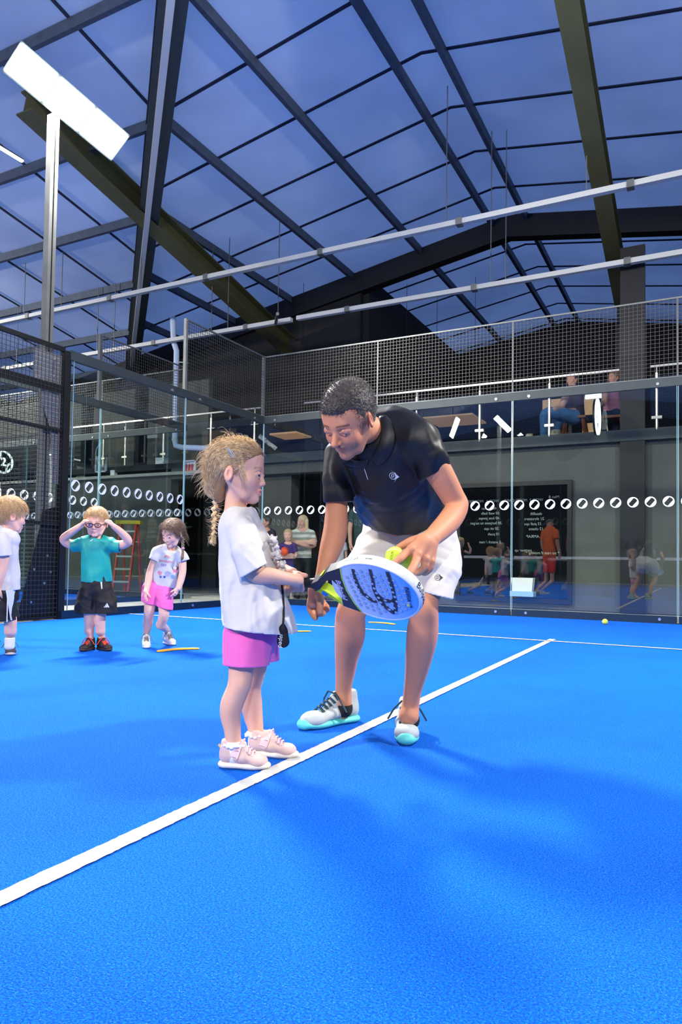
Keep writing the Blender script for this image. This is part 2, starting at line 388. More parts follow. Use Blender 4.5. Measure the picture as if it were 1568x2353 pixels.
def glass_panel(a, b, z0, z1, label, group=None):
    A = np.array([*a, 0.]); B = np.array([*b, 0.]); d = unit(B - A); n = np.cross(d, (0, 0, 1)) * .006; A = A + d * .008; B = B - d * .008
    mb = MB(); mb.poly([A + (0, 0, z0), B + (0, 0, z0), B + (0, 0, z1), A + (0, 0, z1)])
    root = mb.build('glass_screen', GLASS); tag(root, label, 'glass panel', group)
    for q in (A, B): o = MB().bar(q + (0, 0, z0), q + (0, 0, z1), .006, .012, up=n).build('polished_edge', EDGE); o.parent = root
    return root
def bolts(pts, nrm, r=.018):
    return [MB().disc(p, nrm, r, 10, .012).build('bolt_head', M['chrome']) for p in pts]
def beam(name, a, b, w, h, m, label, bolt=None, nrm=None):
    o = MB().bar(a, b, w, h).build(name, M[m]); tag(o, label, 'beam')
    for q in (bolts(bolt, nrm) if bolt else ()): q.parent = o
    return o
names = ['in the far left corner of the court', 'behind the bending coach', 'in front of the grey wall with the black window', 'at the right edge of the photo', 'outside the photo to the right']
for i in range(5):
    x = 2 * i
    glass_panel((x, 0), (x + 2, 0), .06, 2.97, 'clear glass back wall panel ' + names[i])
    mesh_panel((x, 0), (x + 2, 0), 3.02, 4.0, 'grey wire mesh above the glass ' + names[i])
glass_panel((0, -4), (0, -2), .06, 2.97, 'clear glass side panel next to the light post')
glass_panel((0, -2), (0, 0), .06, 2.97, 'clear glass side panel next to the far left corner')
mesh_panel((0, -2), (0, 0), 3.02, 4.0, 'wire mesh above the side glass next to the corner')
for i, x in enumerate((0, 2, 4, 6, 8)):
    beam('kerb_rail', (x + .01, -.005, .045), (x + 1.99, -.005, .045), .06, .09, 'kerb', 'navy kerb under the glass ' + names[i],
         [(x + .2, -.04, .05), (x + 1.8, -.04, .05)], (0, 1, 0))
for i, x in enumerate((0, 2, 4, 6, 8)):
    beam('glass_beam', (x, 0.012, 2.965), (x + 2, 0.012, 2.965), .05, .11, 'dgrey', 'dark grey steel beam on top of the back glass ' + names[i],
         [(x + .22, -.018, 2.95), (x + 1.78, -.018, 2.95)], (0, 1, 0))
beam('glass_beam', (-.012, -4.05, 2.965), (-.012, 0, 2.965), .05, .11, 'dgrey', 'dark steel beam on top of the side glass left of the corner', [(.02, -2.3, 2.95), (.02, -1.7, 2.95), (.02, -.3, 2.95)], (1, 0, 0))
beam('kerb_rail', (.005, -4.1, .045), (.005, 0, .045), .06, .09, 'kerb', 'navy steel kerb under the left side glass', [(.045, -3.6, .05), (.045, -2.25, .05), (.045, -1.8, .05)], (1, 0, 0))
for p, lab in (((0, 0), 'slim grey corner post of the court mesh'), ((0, -2), 'slim grey post at the end of the high side mesh')):
    tag(MB().bar((p[0] - .02, p[1], 3.0), (p[0] - .02, p[1], 4.02), .045, .045).build('mesh_post', M['galv']), lab, 'post')
# black frame post of the side glass, the lamp post and its bracket plates
tag(MB().bar((-.03, -4.08, 0), (-.03, -4.08, 3.0), .09, .07).build('frame_post', M['black']), 'black upright where side glass meets the left mesh fence', 'post')
lp = MB(); X0, Y0 = -.12, -4.28
lp.box((X0 - .04, Y0 - .052, 0.02), (X0 + .04, Y0 - .010, 5.62)); lp.box((X0 - .04, Y0 + .010, 0.02), (X0 + .04, Y0 + .052, 5.62)); lp.box((X0 - .03, Y0 - .012, 0.02), (X0 - .02, Y0 + .012, 5.6))
lamp_post = lp.build('lamp_post', M['galv']); tag(lamp_post, 'tall galvanised post carrying the bright floodlight at upper left', 'post')
g = MB().prism([(-.05, -4.62, 0.01), (-.05, -4.12, 0.01), (-.05, -4.12, 1.25), (-.05, -4.30, 1.2)], (-.01, 0, 0)).build('base_gusset', M['black']); g.parent = lamp_post
g = MB().prism([(-.05, -4.5, 2.94), (-.05, -4.1, 2.94), (-.05, -4.1, 1.5), (-.05, -4.2, 1.5), (-.05, -4.25, 2.1), (-.05, -4.32, 2.25), (-.05, -4.42, 2.55), (-.05, -4.5, 2.62)], (-.01, 0, 0)).build('bracket_plate', M['plate']); g.parent = lamp_post
for g in bolts([(-.045, y, z) for y, z in ((-4.22, 2.87), (-4.22, 2.68), (-4.45, 2.62), (-4.35, 2.6), (-4.24, 2.56), (-4.3, 2.5), (-4.22, 2.38), (-4.22, 2.2), (-4.18, 1.7), (-4.4, .95), (-4.25, .7), (-4.42, .55), (-4.2, .52), (-4.28, .4), (-4.45, .2))], (1, 0, 0), .014): g.parent = lamp_post
MD = mat('dark_wire', lin((66, 68, 68)), .5, .4); M['dwire'] = MD
for k, lab in ((0, 'tall dark mesh fence beside the lamp post, behind the fair boy'), (1, 'tall dark mesh fence panel left of the photo edge')):
    y1, y0 = -4.14 - 2 * k, -6.14 - 2 * k
    r_ = mesh_panel((0, y0), (0, y1), .03, 3.0, lab, m='dwire', frame='black', topbar=.045)
    b_ = MB()
    for z in (2.55, 2.09, 1.05): b_.bar((-.02, y0, z), (-.02, y1, z), .03, .04 if z != 2.55 else .09)
    q = b_.build('cross_rail', M['black']); q.parent = r_

# neighbour court: its own glass corner
for i in range(5):
    x = -1.6 - 2 * i; wh = ('nearest our side', 'second from the ladder corner', 'third from the ladder corner', 'fourth, far left', 'fifth, outside the photo')[i]
    glass_panel((x - 2, 0), (x, 0), .06, 2.97, 'glass back panel of the neighbouring court, ' + wh)
    mesh_panel((x - 2, 0), (x, 0), 3.02, 4.0, 'wire mesh over the neighbouring court back glass, ' + wh)
for y0, lab in ((-2, 'far'), (-4, 'near')):
    glass_panel((-1.6, y0), (-1.6, y0 + 2), .06, 2.97, 'glass side panel of the neighbouring court, %s one' % lab)
mesh_panel((-1.6, -2), (-1.6, 0), 3.02, 4.0, 'high wire mesh over the side glass of the neighbouring court')
beam('glass_beam', (-11.6, .012, 2.965), (-1.6, .012, 2.965), .05, .11, 'dgrey', 'long grey beam above the neighbouring court back glass', [(x, -.018, 2.95) for x in (-1.8, -3.4, -3.8, -5.4, -5.8)], (0, 1, 0))
beam('glass_beam', (-1.612, -4.1, 2.965), (-1.612, 0, 2.965), .05, .11, 'dgrey', 'dark beam above the neighbouring court side glass')
beam('kerb_rail', (-11.6, -.005, .045), (-1.6, -.005, .045), .06, .09, 'kerb', 'navy kerb under the neighbouring court back glass')
beam('kerb_rail', (-1.6, -4.1, .045), (-1.6, 0, .045), .06, .09, 'kerb', 'navy kerb under the neighbouring court side glass')
tag(MB().bar((-1.6, -4.15, 0), (-1.6, -4.15, 3.0), .09, .07).build('frame_post', M['black']), 'black upright ending the neighbouring court side glass', 'post')
tag(MB().bar((-1.62, -2.02, 3.0), (-1.62, -2.02, 4.02), .045, .045).build('mesh_post', M['galv']), 'slim grey mesh post of the neighbouring court', 'post')
mesh_panel((-1.6, -8.2), (-1.6, -4.2), .03, 3.0, 'dark mesh fence along the neighbouring court', m='dwire', frame='black')

# round ball stickers on the glass
def sticker_mesh():
    mb = MB(); n = 28; R, r = .066, .052; v = []; f = []
    for i in range(n):
        a = 2 * math.pi * i / n; v += [(R * math.cos(a), R * math.sin(a), 0), (r * math.cos(a), r * math.sin(a), 0)]
    for i in range(n): j = (i + 1) % n; f.append((2 * i, 2 * j, 2 * j + 1, 2 * i + 1))
    for sg in (1, -1):                      # two solid segments either side of the slanted dark bar
        b = len(v); K = 12; t0 = math.radians(50 if sg > 0 else 230); th0 = math.acos(.027 / r)
        for i in range(K + 1):
            a = t0 + math.radians(90) - th0 + 2 * th0 * i / K; v.append((r * math.cos(a), r * math.sin(a), 0))
        f.append(tuple(range(b, b + K + 1)))
    me = bpy.data.meshes.new('glass_sticker'); me.from_pydata(v, [], f); me.materials.append(M['neon']); return me
STK = sticker_mesh()
def stickers(pts, rot, label, group):
    for p in pts:
        o = bpy.data.objects.new('glass_sticker', STK); COL.objects.link(o); o.location = p; o.rotation_euler = rot; tag(o, label, 'sticker', group)
H = math.pi / 2
for i, n_ in enumerate(('back glass left of the coach', 'back glass behind the coach', 'back glass before the black window', 'back glass at the right edge', 'back glass outside the photo')):
    if i < 4: stickers([(2 * i + .1 + .2 * k, -.012, 1.49) for k in range(10)], (H, 0, 0), 'white ball sticker on the ' + n_, 'stickers on the ' + n_)
stickers([(.012, -3.93 + .205 * k, 1.5) for k in range(10)], (H, 0, H), 'round white ball sticker on the side glass right of the lamp post', 'side glass stickers')
stickers([(-1.588, -3.93 + .205 * k, 1.5) for k in range(10)], (H, 0, H), 'faint ball sticker on the neighbouring court side glass', 'neighbour side glass stickers')
stickers([(-1.75 - .2 * k, -.012, 1.5) for k in range(26)], (H, 0, 0), 'small ball sticker on the neighbouring court back glass', 'neighbour back glass stickers')

# net behind the photographer (its tape is mirrored in the glass)
net = MB().bar((0.1, -10, .9), (9.9, -10, .9), .012, .07).build('court_net', M['white']); tag(net, 'white taped padel net across the court, mirrored in the back glass', 'net')
q = wiremesh((0.1, -10), (9.9, -10), .02, .87, .06, .0015).build('netting', M['black']); q.parent = net
for x in (.05, 9.95): q = MB().bar((x, -10, 0), (x, -10, .95), .08).build('post', M['black']); q.parent = net

# ---------------------------------------------------------------- floodlights and strip lights
LED = mat('led_face', (1, 1, 1), .4, emit=(.93, .97, 1), estr=60)
def floodlight(c, aim, watts, label, L=1.0, Wd=.2):
    c = np.array(c, float); n = unit(np.array(aim) - c); ax = np.array([0, 1., 0]); ax = unit(ax - n * (ax @ n)); sd = np.cross(n, ax)
    root = empty('floodlight', c, label, 'floodlight')
    hb = MB(); e = [(-1, -1), (1, -1), (1, 1), (-1, 1)]
    hb.quadbox([c + ax * i * L / 2 + sd * j * Wd / 2 for i, j in e] + [c - n * .09 + ax * i * (L / 2 - .03) + sd * j * (Wd / 2 - .05) for i, j in e])
    hb.build('housing', M['dgrey'], root)
    for k in range(3):
        lb = MB(); cc = c + n * .012 + ax * (k - 1) * L / 3
        lb.quadbox([cc + ax * i * L * .155 + sd * j * Wd * .44 - n * .006 for i, j in e] + [cc + ax * i * L * .155 + sd * j * Wd * .44 + n * .006 for i, j in e]); lb.build('led_module', LED, root)
    l = bpy.data.lights.new('flood', 'AREA'); l.shape = 'RECTANGLE'; l.size = L * .95; l.size_y = Wd * .9; l.energy = watts; l.color = (1, .965, .90)
    o = bpy.data.objects.new('flood_beam', l); COL.objects.link(o); p = c + n * .03
    o.matrix_world = Matrix(((ax[0], sd[0], -n[0], p[0]), (ax[1], sd[1], -n[1], p[1]), (ax[2], sd[2], -n[2], p[2]), (0, 0, 0, 1)))
    adopt(o, root); return root
flab = ['bright floodlight glaring at upper left on top of the lamp post', 'floodlight over the right far side of the court', 'floodlight behind the photographer, left', 'floodlight behind the photographer, right', 'floodlight over the far side of the neighbouring court', 'floodlight over the near side of the neighbouring court']
for i, ((c, a, w), lb) in enumerate(zip(FLOODS, flab)): floodlight(c, a, w, lb, *((1.4, .38) if i == 0 else (1.0, .2)))
for x, y in ((10.12, -4.3), (10.12, -15.7), (-.12, -15.7)):
    tag(MB().bar((x, y, 0), (x, y, 5.66), .12).build('lamp_post', M['galv']), 'tall galvanised lamp post at court position %s' % ('right far side' if y > -10 and x > 5 else 'right near side' if x > 5 else 'left near side'), 'post')
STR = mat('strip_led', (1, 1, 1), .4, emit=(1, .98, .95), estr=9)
def strip(a, b, label, r=.03, power=0, group=None):
    root = MB().bar(a, b, r * 2, r).build('strip_light', STR); tag(root, label, 'strip light', group)
    q = MB().bar(np.array(a) + (0, 0, r * .9), np.array(b) + (0, 0, r * .9), r * 2.4, r * .7).build('casing', M['dgrey']); q.parent = root
    return root
strip(P(-60, 303, 9.0), P(52, 371, 9.6), 'thin glowing strip lamp at the left edge below the big glare', .022)

# ---------------------------------------------------------------- long light rails under the roof
def rail(y, z, x0, x1, label, rods):
    o = MB().bar((x0, y, z), (x1, y, z), .09, .075).build('light_rail', M['lightgrey']); tag(o, label, 'rail')
    mb = MB()
    for x in rods: q = MB().bar((x, y, z), (x, y, zroof(x, y) - .05), .012, .012).build('hanging_rod', M['galv']); q.parent = o
    for x in np.arange(x0 + 1, x1, 2.3): q = MB().box((x, y - .06, z - .05), (x + .09, y + .06, z + .05)).build('joint_clip', M['galv']); q.parent = o
rail(.3, 5.69, -14, 19, 'long pale light rail crossing under the roof, upper one', (-9, -6.2, -5.1, -3, 2.94, 4.9, 8))
rail(1.58, 5.18, -14, -.45, 'long pale light rail crossing under the roof, lower left one', (-8, -5.4, -4.9, -2.3, -1.9, -.75))
rail(1.62, 5.2, -.35, 19, 'long pale light rail crossing under the roof, lower right one', (3.26, 3.5, 8))
tag(MB().bar((-.8, 1.58, 5.16), (-.4, 1.0, 5.1), .05).build('rail_bracket', M['galv']), 'short grey bracket arm at the joint of the lower light rails', 'bracket')

# ---------------------------------------------------------------- gallery: balustrade, lights, boxes, pipe, signs
YG = 1.8
def gx(px, py, y=YG): return onplane(px, py, 1, y)
def handrail(pa, pb, posts, label):
    a = gx(*pa); b = gx(*pb); z = 3.64; root = MB().bar((a[0], YG, z), (b[0], YG, z), .045, .03).build('handrail', M['steel']); tag(root, label, 'railing')
    for px in posts:
        x = gx(px, 950)[0]; q = MB().tube([(x, YG, 2.7), (x, YG, z - .1)], .022, 10).tube([(x, YG, z - .12), (x, YG, z)], .01, 8).box((x - .09, YG - .015, 3.32), (x + .09, YG + .015, 3.34)).box((x - .07, YG - .03, 2.86), (x + .07, YG + .03, 2.9)).build('baluster', M['steel'], smooth=True); q.parent = root
    q = MB().poly([(a[0], YG + .03, 2.76), (b[0], YG + .03, 2.76), (b[0], YG + .03, 3.5), (a[0], YG + .03, 3.5)]).build('glass_infill', GLASS2); q.parent = root
handrail((700, 930), (1424, 857), (800, 958, 1103, 1263), 'stainless gallery handrail with glass infill above the black window')
handrail((1495, 838), (1700, 820), (1510,), 'stainless gallery handrail at the right edge of the photo')
handrail((170, 985), (600, 945), (240, 290, 378, 486, 586), 'stainless gallery handrail on the left above the white boxes')
tag(MB().box((gx(1320, 885)[0] + .05, 2.6, 3.43), (gx(1320, 885)[0] + .3, 2.66, 3.5)).build('wall_lamp', mat('pale_glow', (1, 1, 1), .5, emit=(.85, .95, .9), estr=1.2)), 'small white glowing box just above the glass beam on the gallery', 'lamp')
# clad pillar carrying the round number sign
for pxc, pyc, num, lab, yy in ((1375, 958, '1', 'narrow view of round white court number 1 sign below the gallery rail', 1.42), (8, 1062, '2', 'round white number 2 sign behind the mesh at far left', 1.42)):
    c = onplane(pxc, pyc, 1, yy); root = MB().disc((c[0] - .03, yy, c[2]), (1, 0, 0), .262, 36, .03).build('number_sign', M['black']); tag(root, lab, 'sign')
    mb = MB(); n = 40
    NEON = mat('sign_neon', (1, 1, 1), .4, emit=(.86, 1, .97), estr=1.1)
    for R1, R0 in ((.265, .225),):
        for i in range(n):
            a0, a1 = 2 * math.pi * i / n, 2 * math.pi * (i + 1) / n
            mb.quadbox([(c[0] + dx, yy + R * math.cos(a), c[2] + R * math.sin(a)) for dx in (-.015, .012) for R, a in ((R0, a0), (R1, a0), (R1, a1), (R0, a1))])
    def arc(cy, cz, R, a0, a1):
        pts = [(c[0], yy + cy + R * math.cos(math.radians(a0 + (a1 - a0) * i / 12)), c[2] + cz + R * math.sin(math.radians(a0 + (a1 - a0) * i / 12))) for i in range(13)]
        mb.tube(pts, .008, 6)
    for rr in (.19, .22): arc(-.26, .17, rr - .03, -75, 10); arc(.26, -.17, rr - .03, 105, 190)
    v, f = text_mesh(num, .27, .012, bold=.006); tv = place_local(v, (c[0] + .004, yy, c[2]), (0, 1, 0), (0, 0, 1)); b = len(mb.v); mb.v += [tuple(p) for p in tv]; mb.f += [tuple(b + i for i in q) for q in f]
    for fc in (1,):
        o = mb.build('ring_and_number', NEON); o.parent = root
    q = MB().bar((c[0] - .03, yy + .26, c[2]), (c[0] - .03, YW, c[2]), .05).build('bracket', M['black']); q.parent = root
# glowing tan panels added to stand in for reflections in the glass
TAN = mat('tan_reflection_glow', lin((190, 150, 110)), .8, emit=lin((190, 145, 105)), estr=.42, var=.15, vscale=30)
for i, (px, py, z, lab, sz) in enumerate(((900, 962, 4.15, 'square tan glow panel standing in for a reflection, left of the larger one', .45), (1046, 968, 4.15, 'larger square tan glow panel standing in for a reflection', .6), (668, 1003, 3.55, 'tan reflection stand-in above the sticker row left of the coach', .35), (1385, 985, 3.0, 'tan reflection stand-in under the seated person in pink', .35), (1310, 935, 3.62, 'large tan reflection stand-in behind the person in jeans', .5))):
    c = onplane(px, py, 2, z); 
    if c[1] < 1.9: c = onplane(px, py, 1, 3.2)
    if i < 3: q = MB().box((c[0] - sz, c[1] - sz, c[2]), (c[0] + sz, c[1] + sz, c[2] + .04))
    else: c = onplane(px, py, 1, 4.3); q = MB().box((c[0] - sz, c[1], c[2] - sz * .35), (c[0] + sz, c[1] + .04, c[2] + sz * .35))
    tl_ = tag(q.build('reflection_tile' if i < 3 else 'reflection_card', TAN), lab, 'reflection panel')
    if i < 3:  # wires and stands are added to hold the reflection stand-ins
        for ax_ in (-.8, .8): w_ = MB().bar((c[0] + ax_ * sz, c[1], c[2] + .04), (c[0] + ax_ * sz, c[1], zroof(c[0] + ax_ * sz, c[1]) - .03), .008).build('added_wire', M['black']); w_.parent = tl_
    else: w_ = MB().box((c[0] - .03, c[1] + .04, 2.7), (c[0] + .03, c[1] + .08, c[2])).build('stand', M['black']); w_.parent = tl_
for pa, pb, z, lab in (((113, 1044), (138, 1050), 3.4, 'short glowing strip standing in for a lamp reflection behind the left mesh'),):  # added strip on a wire, standing in for a lamp's reflection
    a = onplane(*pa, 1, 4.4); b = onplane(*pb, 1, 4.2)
    a = onplane(*pa, 1, 1.62); b = onplane(*pb, 1, 1.54); s_ = strip(a, b, lab, .03); w_ = MB().bar((a + b) / 2, ((a + b)[0] / 2, 1.58, 5.14), .01).build('added_wire', M['black']); w_.parent = s_
# boxes standing on the ledge
def cabinet(px, py, w, h, label, col, red=False):
    c = onplane(px, py, 1, 1.95); root = empty('equipment_box', (c[0], 2.0, 2.5), label, 'box')
    mb = MB(); z0, z1 = c[2] - h / 2, c[2] + h / 2; x0, x1 = c[0] - w / 2, c[0] + w / 2
    mb.box((x0, 1.87, z0), (x1, 1.89, z1)); mb.box((x0, 1.83, z0), (x1, 1.89, z0 + .02)); mb.box((x0, 1.83, z1 - .02), (x1, 1.89, z1)); mb.box((x0, 1.83, z0), (x0 + .02, 1.89, z1)); mb.box((x1 - .02, 1.83, z0), (x1, 1.89, z1))
    mb.build('cabinet', col, root)
    ct = MB()
    for k in range(3): ct.tube([(x0 + .06 + k * .08, 1.85, z0 + .04), (x0 + .06 + k * .08, 1.85, z1 - .08)], .018, 8)
    ct.build('valves', M['red'] if red else M['galv'], root, smooth=True)
    if z0 > 2.52: MB().box((x0 + .03, 1.92, 2.5), (x0 + .07, 2.0, z0)).build('stand', M['dgrey'], root)
cabinet(240, 1068, .33, .36, 'open white service box with grey fittings on the ledge', M['white'])
cabinet(443, 1076, .32, .30, 'open white service box with red cylinders inside', M['white'], True)
c = onplane(371, 1065, 1, 1.95); tag(MB().box((c[0] - .12, 1.9, c[2] - .12), (c[0] + .12, 2.05, c[2] + .12)).box((c[0] - .01, 1.98, c[2]), (c[0] + .01, 2.0, 3.6)).build('equipment_box', M['white']), 'closed cream junction box on the ledge below a thin pole', 'box')
c = onplane(185, 1080, 1, 1.95); tag(MB().box((c[0] - .13, 1.95, 2.5), (c[0] + .1, 2.2, c[2] + .15)).build('equipment_box', M['dgrey']), 'grey-green box on the ledge beside the lamp post', 'box')
c = onplane(262, 1087, 1, 1.93); tag(MB().box((c[0] - .06, 1.88, 2.5), (c[0] + .06, 1.98, c[2] + .06)).build('equipment_box', M['white']), 'small white box beside the open white service box', 'box')
for px, py, lab in ((672, 1060, 'small white wall box with a cable above the doorway'), (736, 1068, 'white sensor box on the wall beside the coach sleeve')):
    c = onplane(px, py, 1, YW + .15); tag(MB().box((c[0] - .06, c[1] - .05, c[2] - .04), (c[0] + .08, c[1], c[2] + .05)).build('wall_box', M['white']), lab, 'box')
c1 = onplane(680, 1064, 1, 1.95); c2 = onplane(706, 1062, 1, 1.95); c3 = onplane(722, 1055, 1, 1.95); c4 = onplane(738, 1042, 1, 1.95)
tag(MB().tube([c1, c2, c3, c4], .012, 8).build('cable', M['lightgrey'], smooth=True), 'pale cable looping from the small white wall box', 'cable')
pp = [gx(397, 728, 1.7), gx(399, 785, 1.7), gx(406, 806, 1.7), gx(404, 900, 1.7), gx(402, 1010, 1.7), gx(404, 1024, 1.7), gx(418, 1028, 1.7), gx(520, 1032, 1.7), gx(590, 1040, 1.7)]
pipe = MB().tube(pp, .058, 14).build('drain_pipe', M['pvc'], smooth=True); tag(pipe, 'pale plastic drain pipe turning right behind the side glass', 'pipe')
mb = MB()
for k in (3, 4): mb.tube([pp[k] - (0, 0, .02), pp[k] + (0, 0, .02)], .066, 14)
c = gx(413, 831, 1.7); mb.bar(c - (.06, 0, 0), c + (.1, .15, 0), .02)
q = mb.build('pipe_clip', M['lightgrey']); q.parent = pipe
# roller shutter at the far left
sh = MB(); c0 = onplane(-160, 1100, 1, YW - .05)[0]; c1 = onplane(118, 1100, 1, YW - .05)[0]
z = .05
while z < 3.6: sh.prism([(c0, YW - .02, z), (c0, YW - .09, z + .035), (c0, YW - .02, z + .07)], (c1 - c0, 0, 0)); z += .1
o = sh.build('roller_shutter', mat('shutter_grey', lin((120, 124, 120)), .45, .4)); tag(o, 'ribbed grey roller shutter behind the mesh at far left', 'shutter')
q = MB().box((c1, YW - .12, 0), (c1 + .09, YW, 3.7)).build('guide_rail', M['lightgrey']); q.parent = o
# black window with reversed writing on the grey wall
wx0, wx1, wz0, wz1 = 2.72, 4.42, .16, 1.95
BG = mat('black_window_glass', (.004, .005, .006), .03, 0, spec=.9)
wd = MB().box((wx0, YW - .03, wz0), (wx1, YW - .01, wz1)).build('window_1', BG, kind='structure')
fr = MB()
for lo, hi in (((wx0 - .07, YW - .06, wz0 - .07), (wx0, YW, wz1 + .07)), ((wx1, YW - .06, wz0 - .07), (wx1 + .07, YW, wz1 + .07)), ((wx0, YW - .06, wz1), (wx1, YW, wz1 + .07)), ((wx0, YW - .06, wz0 - .07), (wx1, YW, wz0))): fr.box(lo, hi)
q = fr.build('window_frame', M['black']); q.parent = wd
mb = MB(); CH = mat('chalk_ink', lin((150, 158, 150)), .8)
rows = [(3.0, 1.72, 'WOD 1.  MODIFIED CARD'), (3.75, 1.72, 'WOD 2  MIXED CARD'), (4.22, 1.76, 'Men B'), (3.2, 1.60, '400m run'), (3.22, 1.52, '50 wall balls'), (3.2, 1.44, '40 box jumps'), (3.15, 1.36, '30 burpees to target'), (3.24, 1.27, '20 sit ups'), (3.28, 1.18, '10 push'), (3.22, 1.05, '5 snatch / rest'),
        (3.95, 1.50, 'deadlift'), (3.92, 1.42, '21 thrusters'), (3.9, 1.34, '15 pull ups'), (3.95, 1.26, '12 cleans'), (3.9, 1.14, 'AMRAP'), (4.05, .88, '* no rest if moving *'), (3.75, .92, 'partner up')]
for x, z, t in rows:
    v, f = text_mesh(t, .062, .0008, shear=.15); v[:, 0] *= -1; tv = place_local(v, (x, YW - .034, z), (1, 0, 0), (0, 0, 1)); b = len(mb.v); mb.v += [tuple(p) for p in tv]; mb.f += [tuple(b + i for i in q) for q in f]
q = mb.build('reversed_writing', CH); q.parent = wd
c = onplane(1204, 1348, 1, YW - .12)
root = MB().quadbox([(c[0] - .15, YW - .24, c[2] - .07), (c[0] + .15, YW - .24, c[2] - .07), (c[0] + .15, YW - .1, c[2] - .07), (c[0] - .15, YW - .1, c[2] - .07), (c[0] - .17, YW - .26, c[2] + .14), (c[0] + .17, YW - .26, c[2] + .14), (c[0] + .17, YW - .08, c[2] + .14), (c[0] - .17, YW - .08, c[2] + .14)]).build('storage_tub', M['white']); tag(root, 'white plastic tub standing in front of the black window', 'tub')
q = MB().box((c[0] - .18, YW - .28, c[2] - .15), (c[0] + .18, YW - .06, c[2] - .07)).build('pale_blue_base', mat('pale_blue_plastic', lin((150, 190, 220)), .5)); q.parent = root
# pale concrete edge strip outside the glass
MB().box((-1.5, .12, 0), (19, .75, .05)).build('trim_4', M['concrete'], kind='structure')
MB().box((-1.35, -8, -.01), (-.15, .6, .03)).build('trim_5', M['concrete'], kind='structure')

# ---------------------------------------------------------------- step ladder
def ladder():
    D = 13.6
    def G(px, py, d=D): return P(px, py, d)
    fl0, fr0, rl0, rr0 = [np.array([*P(x, 1352, d)[:2], .0]) for x, d in ((258, D), (286, D), (272, D + .7), (303, D + .7))]
    sx = unit(fr0 - fl0); fr0 = fl0 + sx * .30; back = unit(np.array([-sx[1], sx[0], 0])); rl0 = fl0 + sx * .08 + back * .62; rr0 = fr0 + sx * .10 + back * .62
    zt = 1.36; ft0 = fl0 + sx * .07 + back * .22 + (0, 0, zt); ft1 = fr0 + sx * .07 + back * .22 + (0, 0, zt); bt0 = ft0 + back * .14; bt1 = ft1 + back * .14
    root = empty('step_ladder', (fl0 + rr0) / 2, 'red step ladder with yellow top and pale treads behind the glass', 'ladder')
    for a, b in ((fl0, ft0), (fr0, ft1)): MB().bar(a, b, .035, .07, up=back).build('front_rail', M['red'], root)
    for a, b in ((rl0, bt0), (rr0, bt1)): MB().bar(a, b, .03, .05, up=back).build('rear_leg', M['red'], root)
    for k in range(1, 6):
        t = k / 5.6; a = fl0 + (ft0 - fl0) * t; b = fr0 + (ft1 - fr0) * t; MB().bar(a, b, .09, .035).build('tread', M['lightgrey'], root)
    for k in (1, 3): t = k / 4; MB().bar(rl0 + (bt0 - rl0) * t, rr0 + (bt1 - rr0) * t, .02).build('rear_brace', M['lightgrey'], root)
    mid = (ft0 + ft1 + bt0 + bt1) / 4; mb = MB(); mb.bar(mid - sx * .24 + (0, 0, .03), mid + sx * .24 + (0, 0, .03), .26, .07); mb.build('top_cap', M['ladyel'], root)
ladder()

# ---------------------------------------------------------------- throw-down markers and tennis balls
def marker(pa, pb, label):
    a = onplane(*pa, 2, 0.); b = onplane(*pb, 2, 0.); d = b - a; L = np.linalg.norm(d); d = d / L; s = np.cross(d, (0, 0, 1)); mb = MB(); n = 12; top = []; bot = []
    for i in range(n + 1):
        t = i / n; c = a + d * L * t + s * .05 * math.sin(math.pi * t) * -1; w = .028 * (1 if 0 < i < n else .45); top.append(c + s * w); bot.append(c - s * w)
    mb.prism([p + (0, 0, .004) for p in top] + [p + (0, 0, .004) for p in reversed(bot)], (0, 0, .007))
    tag(mb.build('floor_marker', M['yellow']), label, 'marker')
marker((362, 1499), (457, 1492), 'yellow curved floor marker by the pink-shorts girl')
marker((640, 1456), (714, 1452), 'yellow floor marker peeking out right of the standing girl')
marker((848, 1431), (908, 1436), 'yellow floor marker between the coach legs')
FELT = mat('tennis_felt', lin((214, 232, 60)), .95, 0, .5, 900, var=.05, sheen=.3)
def tennis_ball(c, label, r=.033, rot=0.0, axis=(0, 0, 1), txt=None):
    c = np.asarray(c, float); root = MB().sphere(c * 0, r, 28, 18).build('tennis_ball', FELT, smooth=True); root.location = tuple(c); tag(root, label, 'ball')
    pts = []
    for i in range(61):
        t = 2 * math.pi * i / 60; aa = .44; q = np.array([math.cos(t) + aa * math.cos(3 * t), math.sin(t) - aa * math.sin(3 * t), 2 * math.sqrt(aa) * math.sin(2 * t)]); pts.append(unit(q) * r * 1.0)
    Rm = np.array(Matrix.Rotation(rot, 3, Vector(axis))); q = MB().tube([Rm @ p for p in pts], .0012, 6, close=False).build('seam', M['white']); q.parent = root
    return root
for px, py, lab in ((1058, 1409, 'tennis ball resting by the back kerb, right of the coach shorts'), (1391, 1435, 'tennis ball on the blue turf near the right back glass')):
    g_ = onplane(px, py, 2, 0); tennis_ball((g_[0], g_[1], .033), lab, rot=1.2, axis=(1, .3, .2))
g_ = onplane(258, 1363, 2, 0); tennis_ball((g_[0], g_[1], .033), 'tiny tennis ball on the neighbouring court near the ladder', rot=.4)
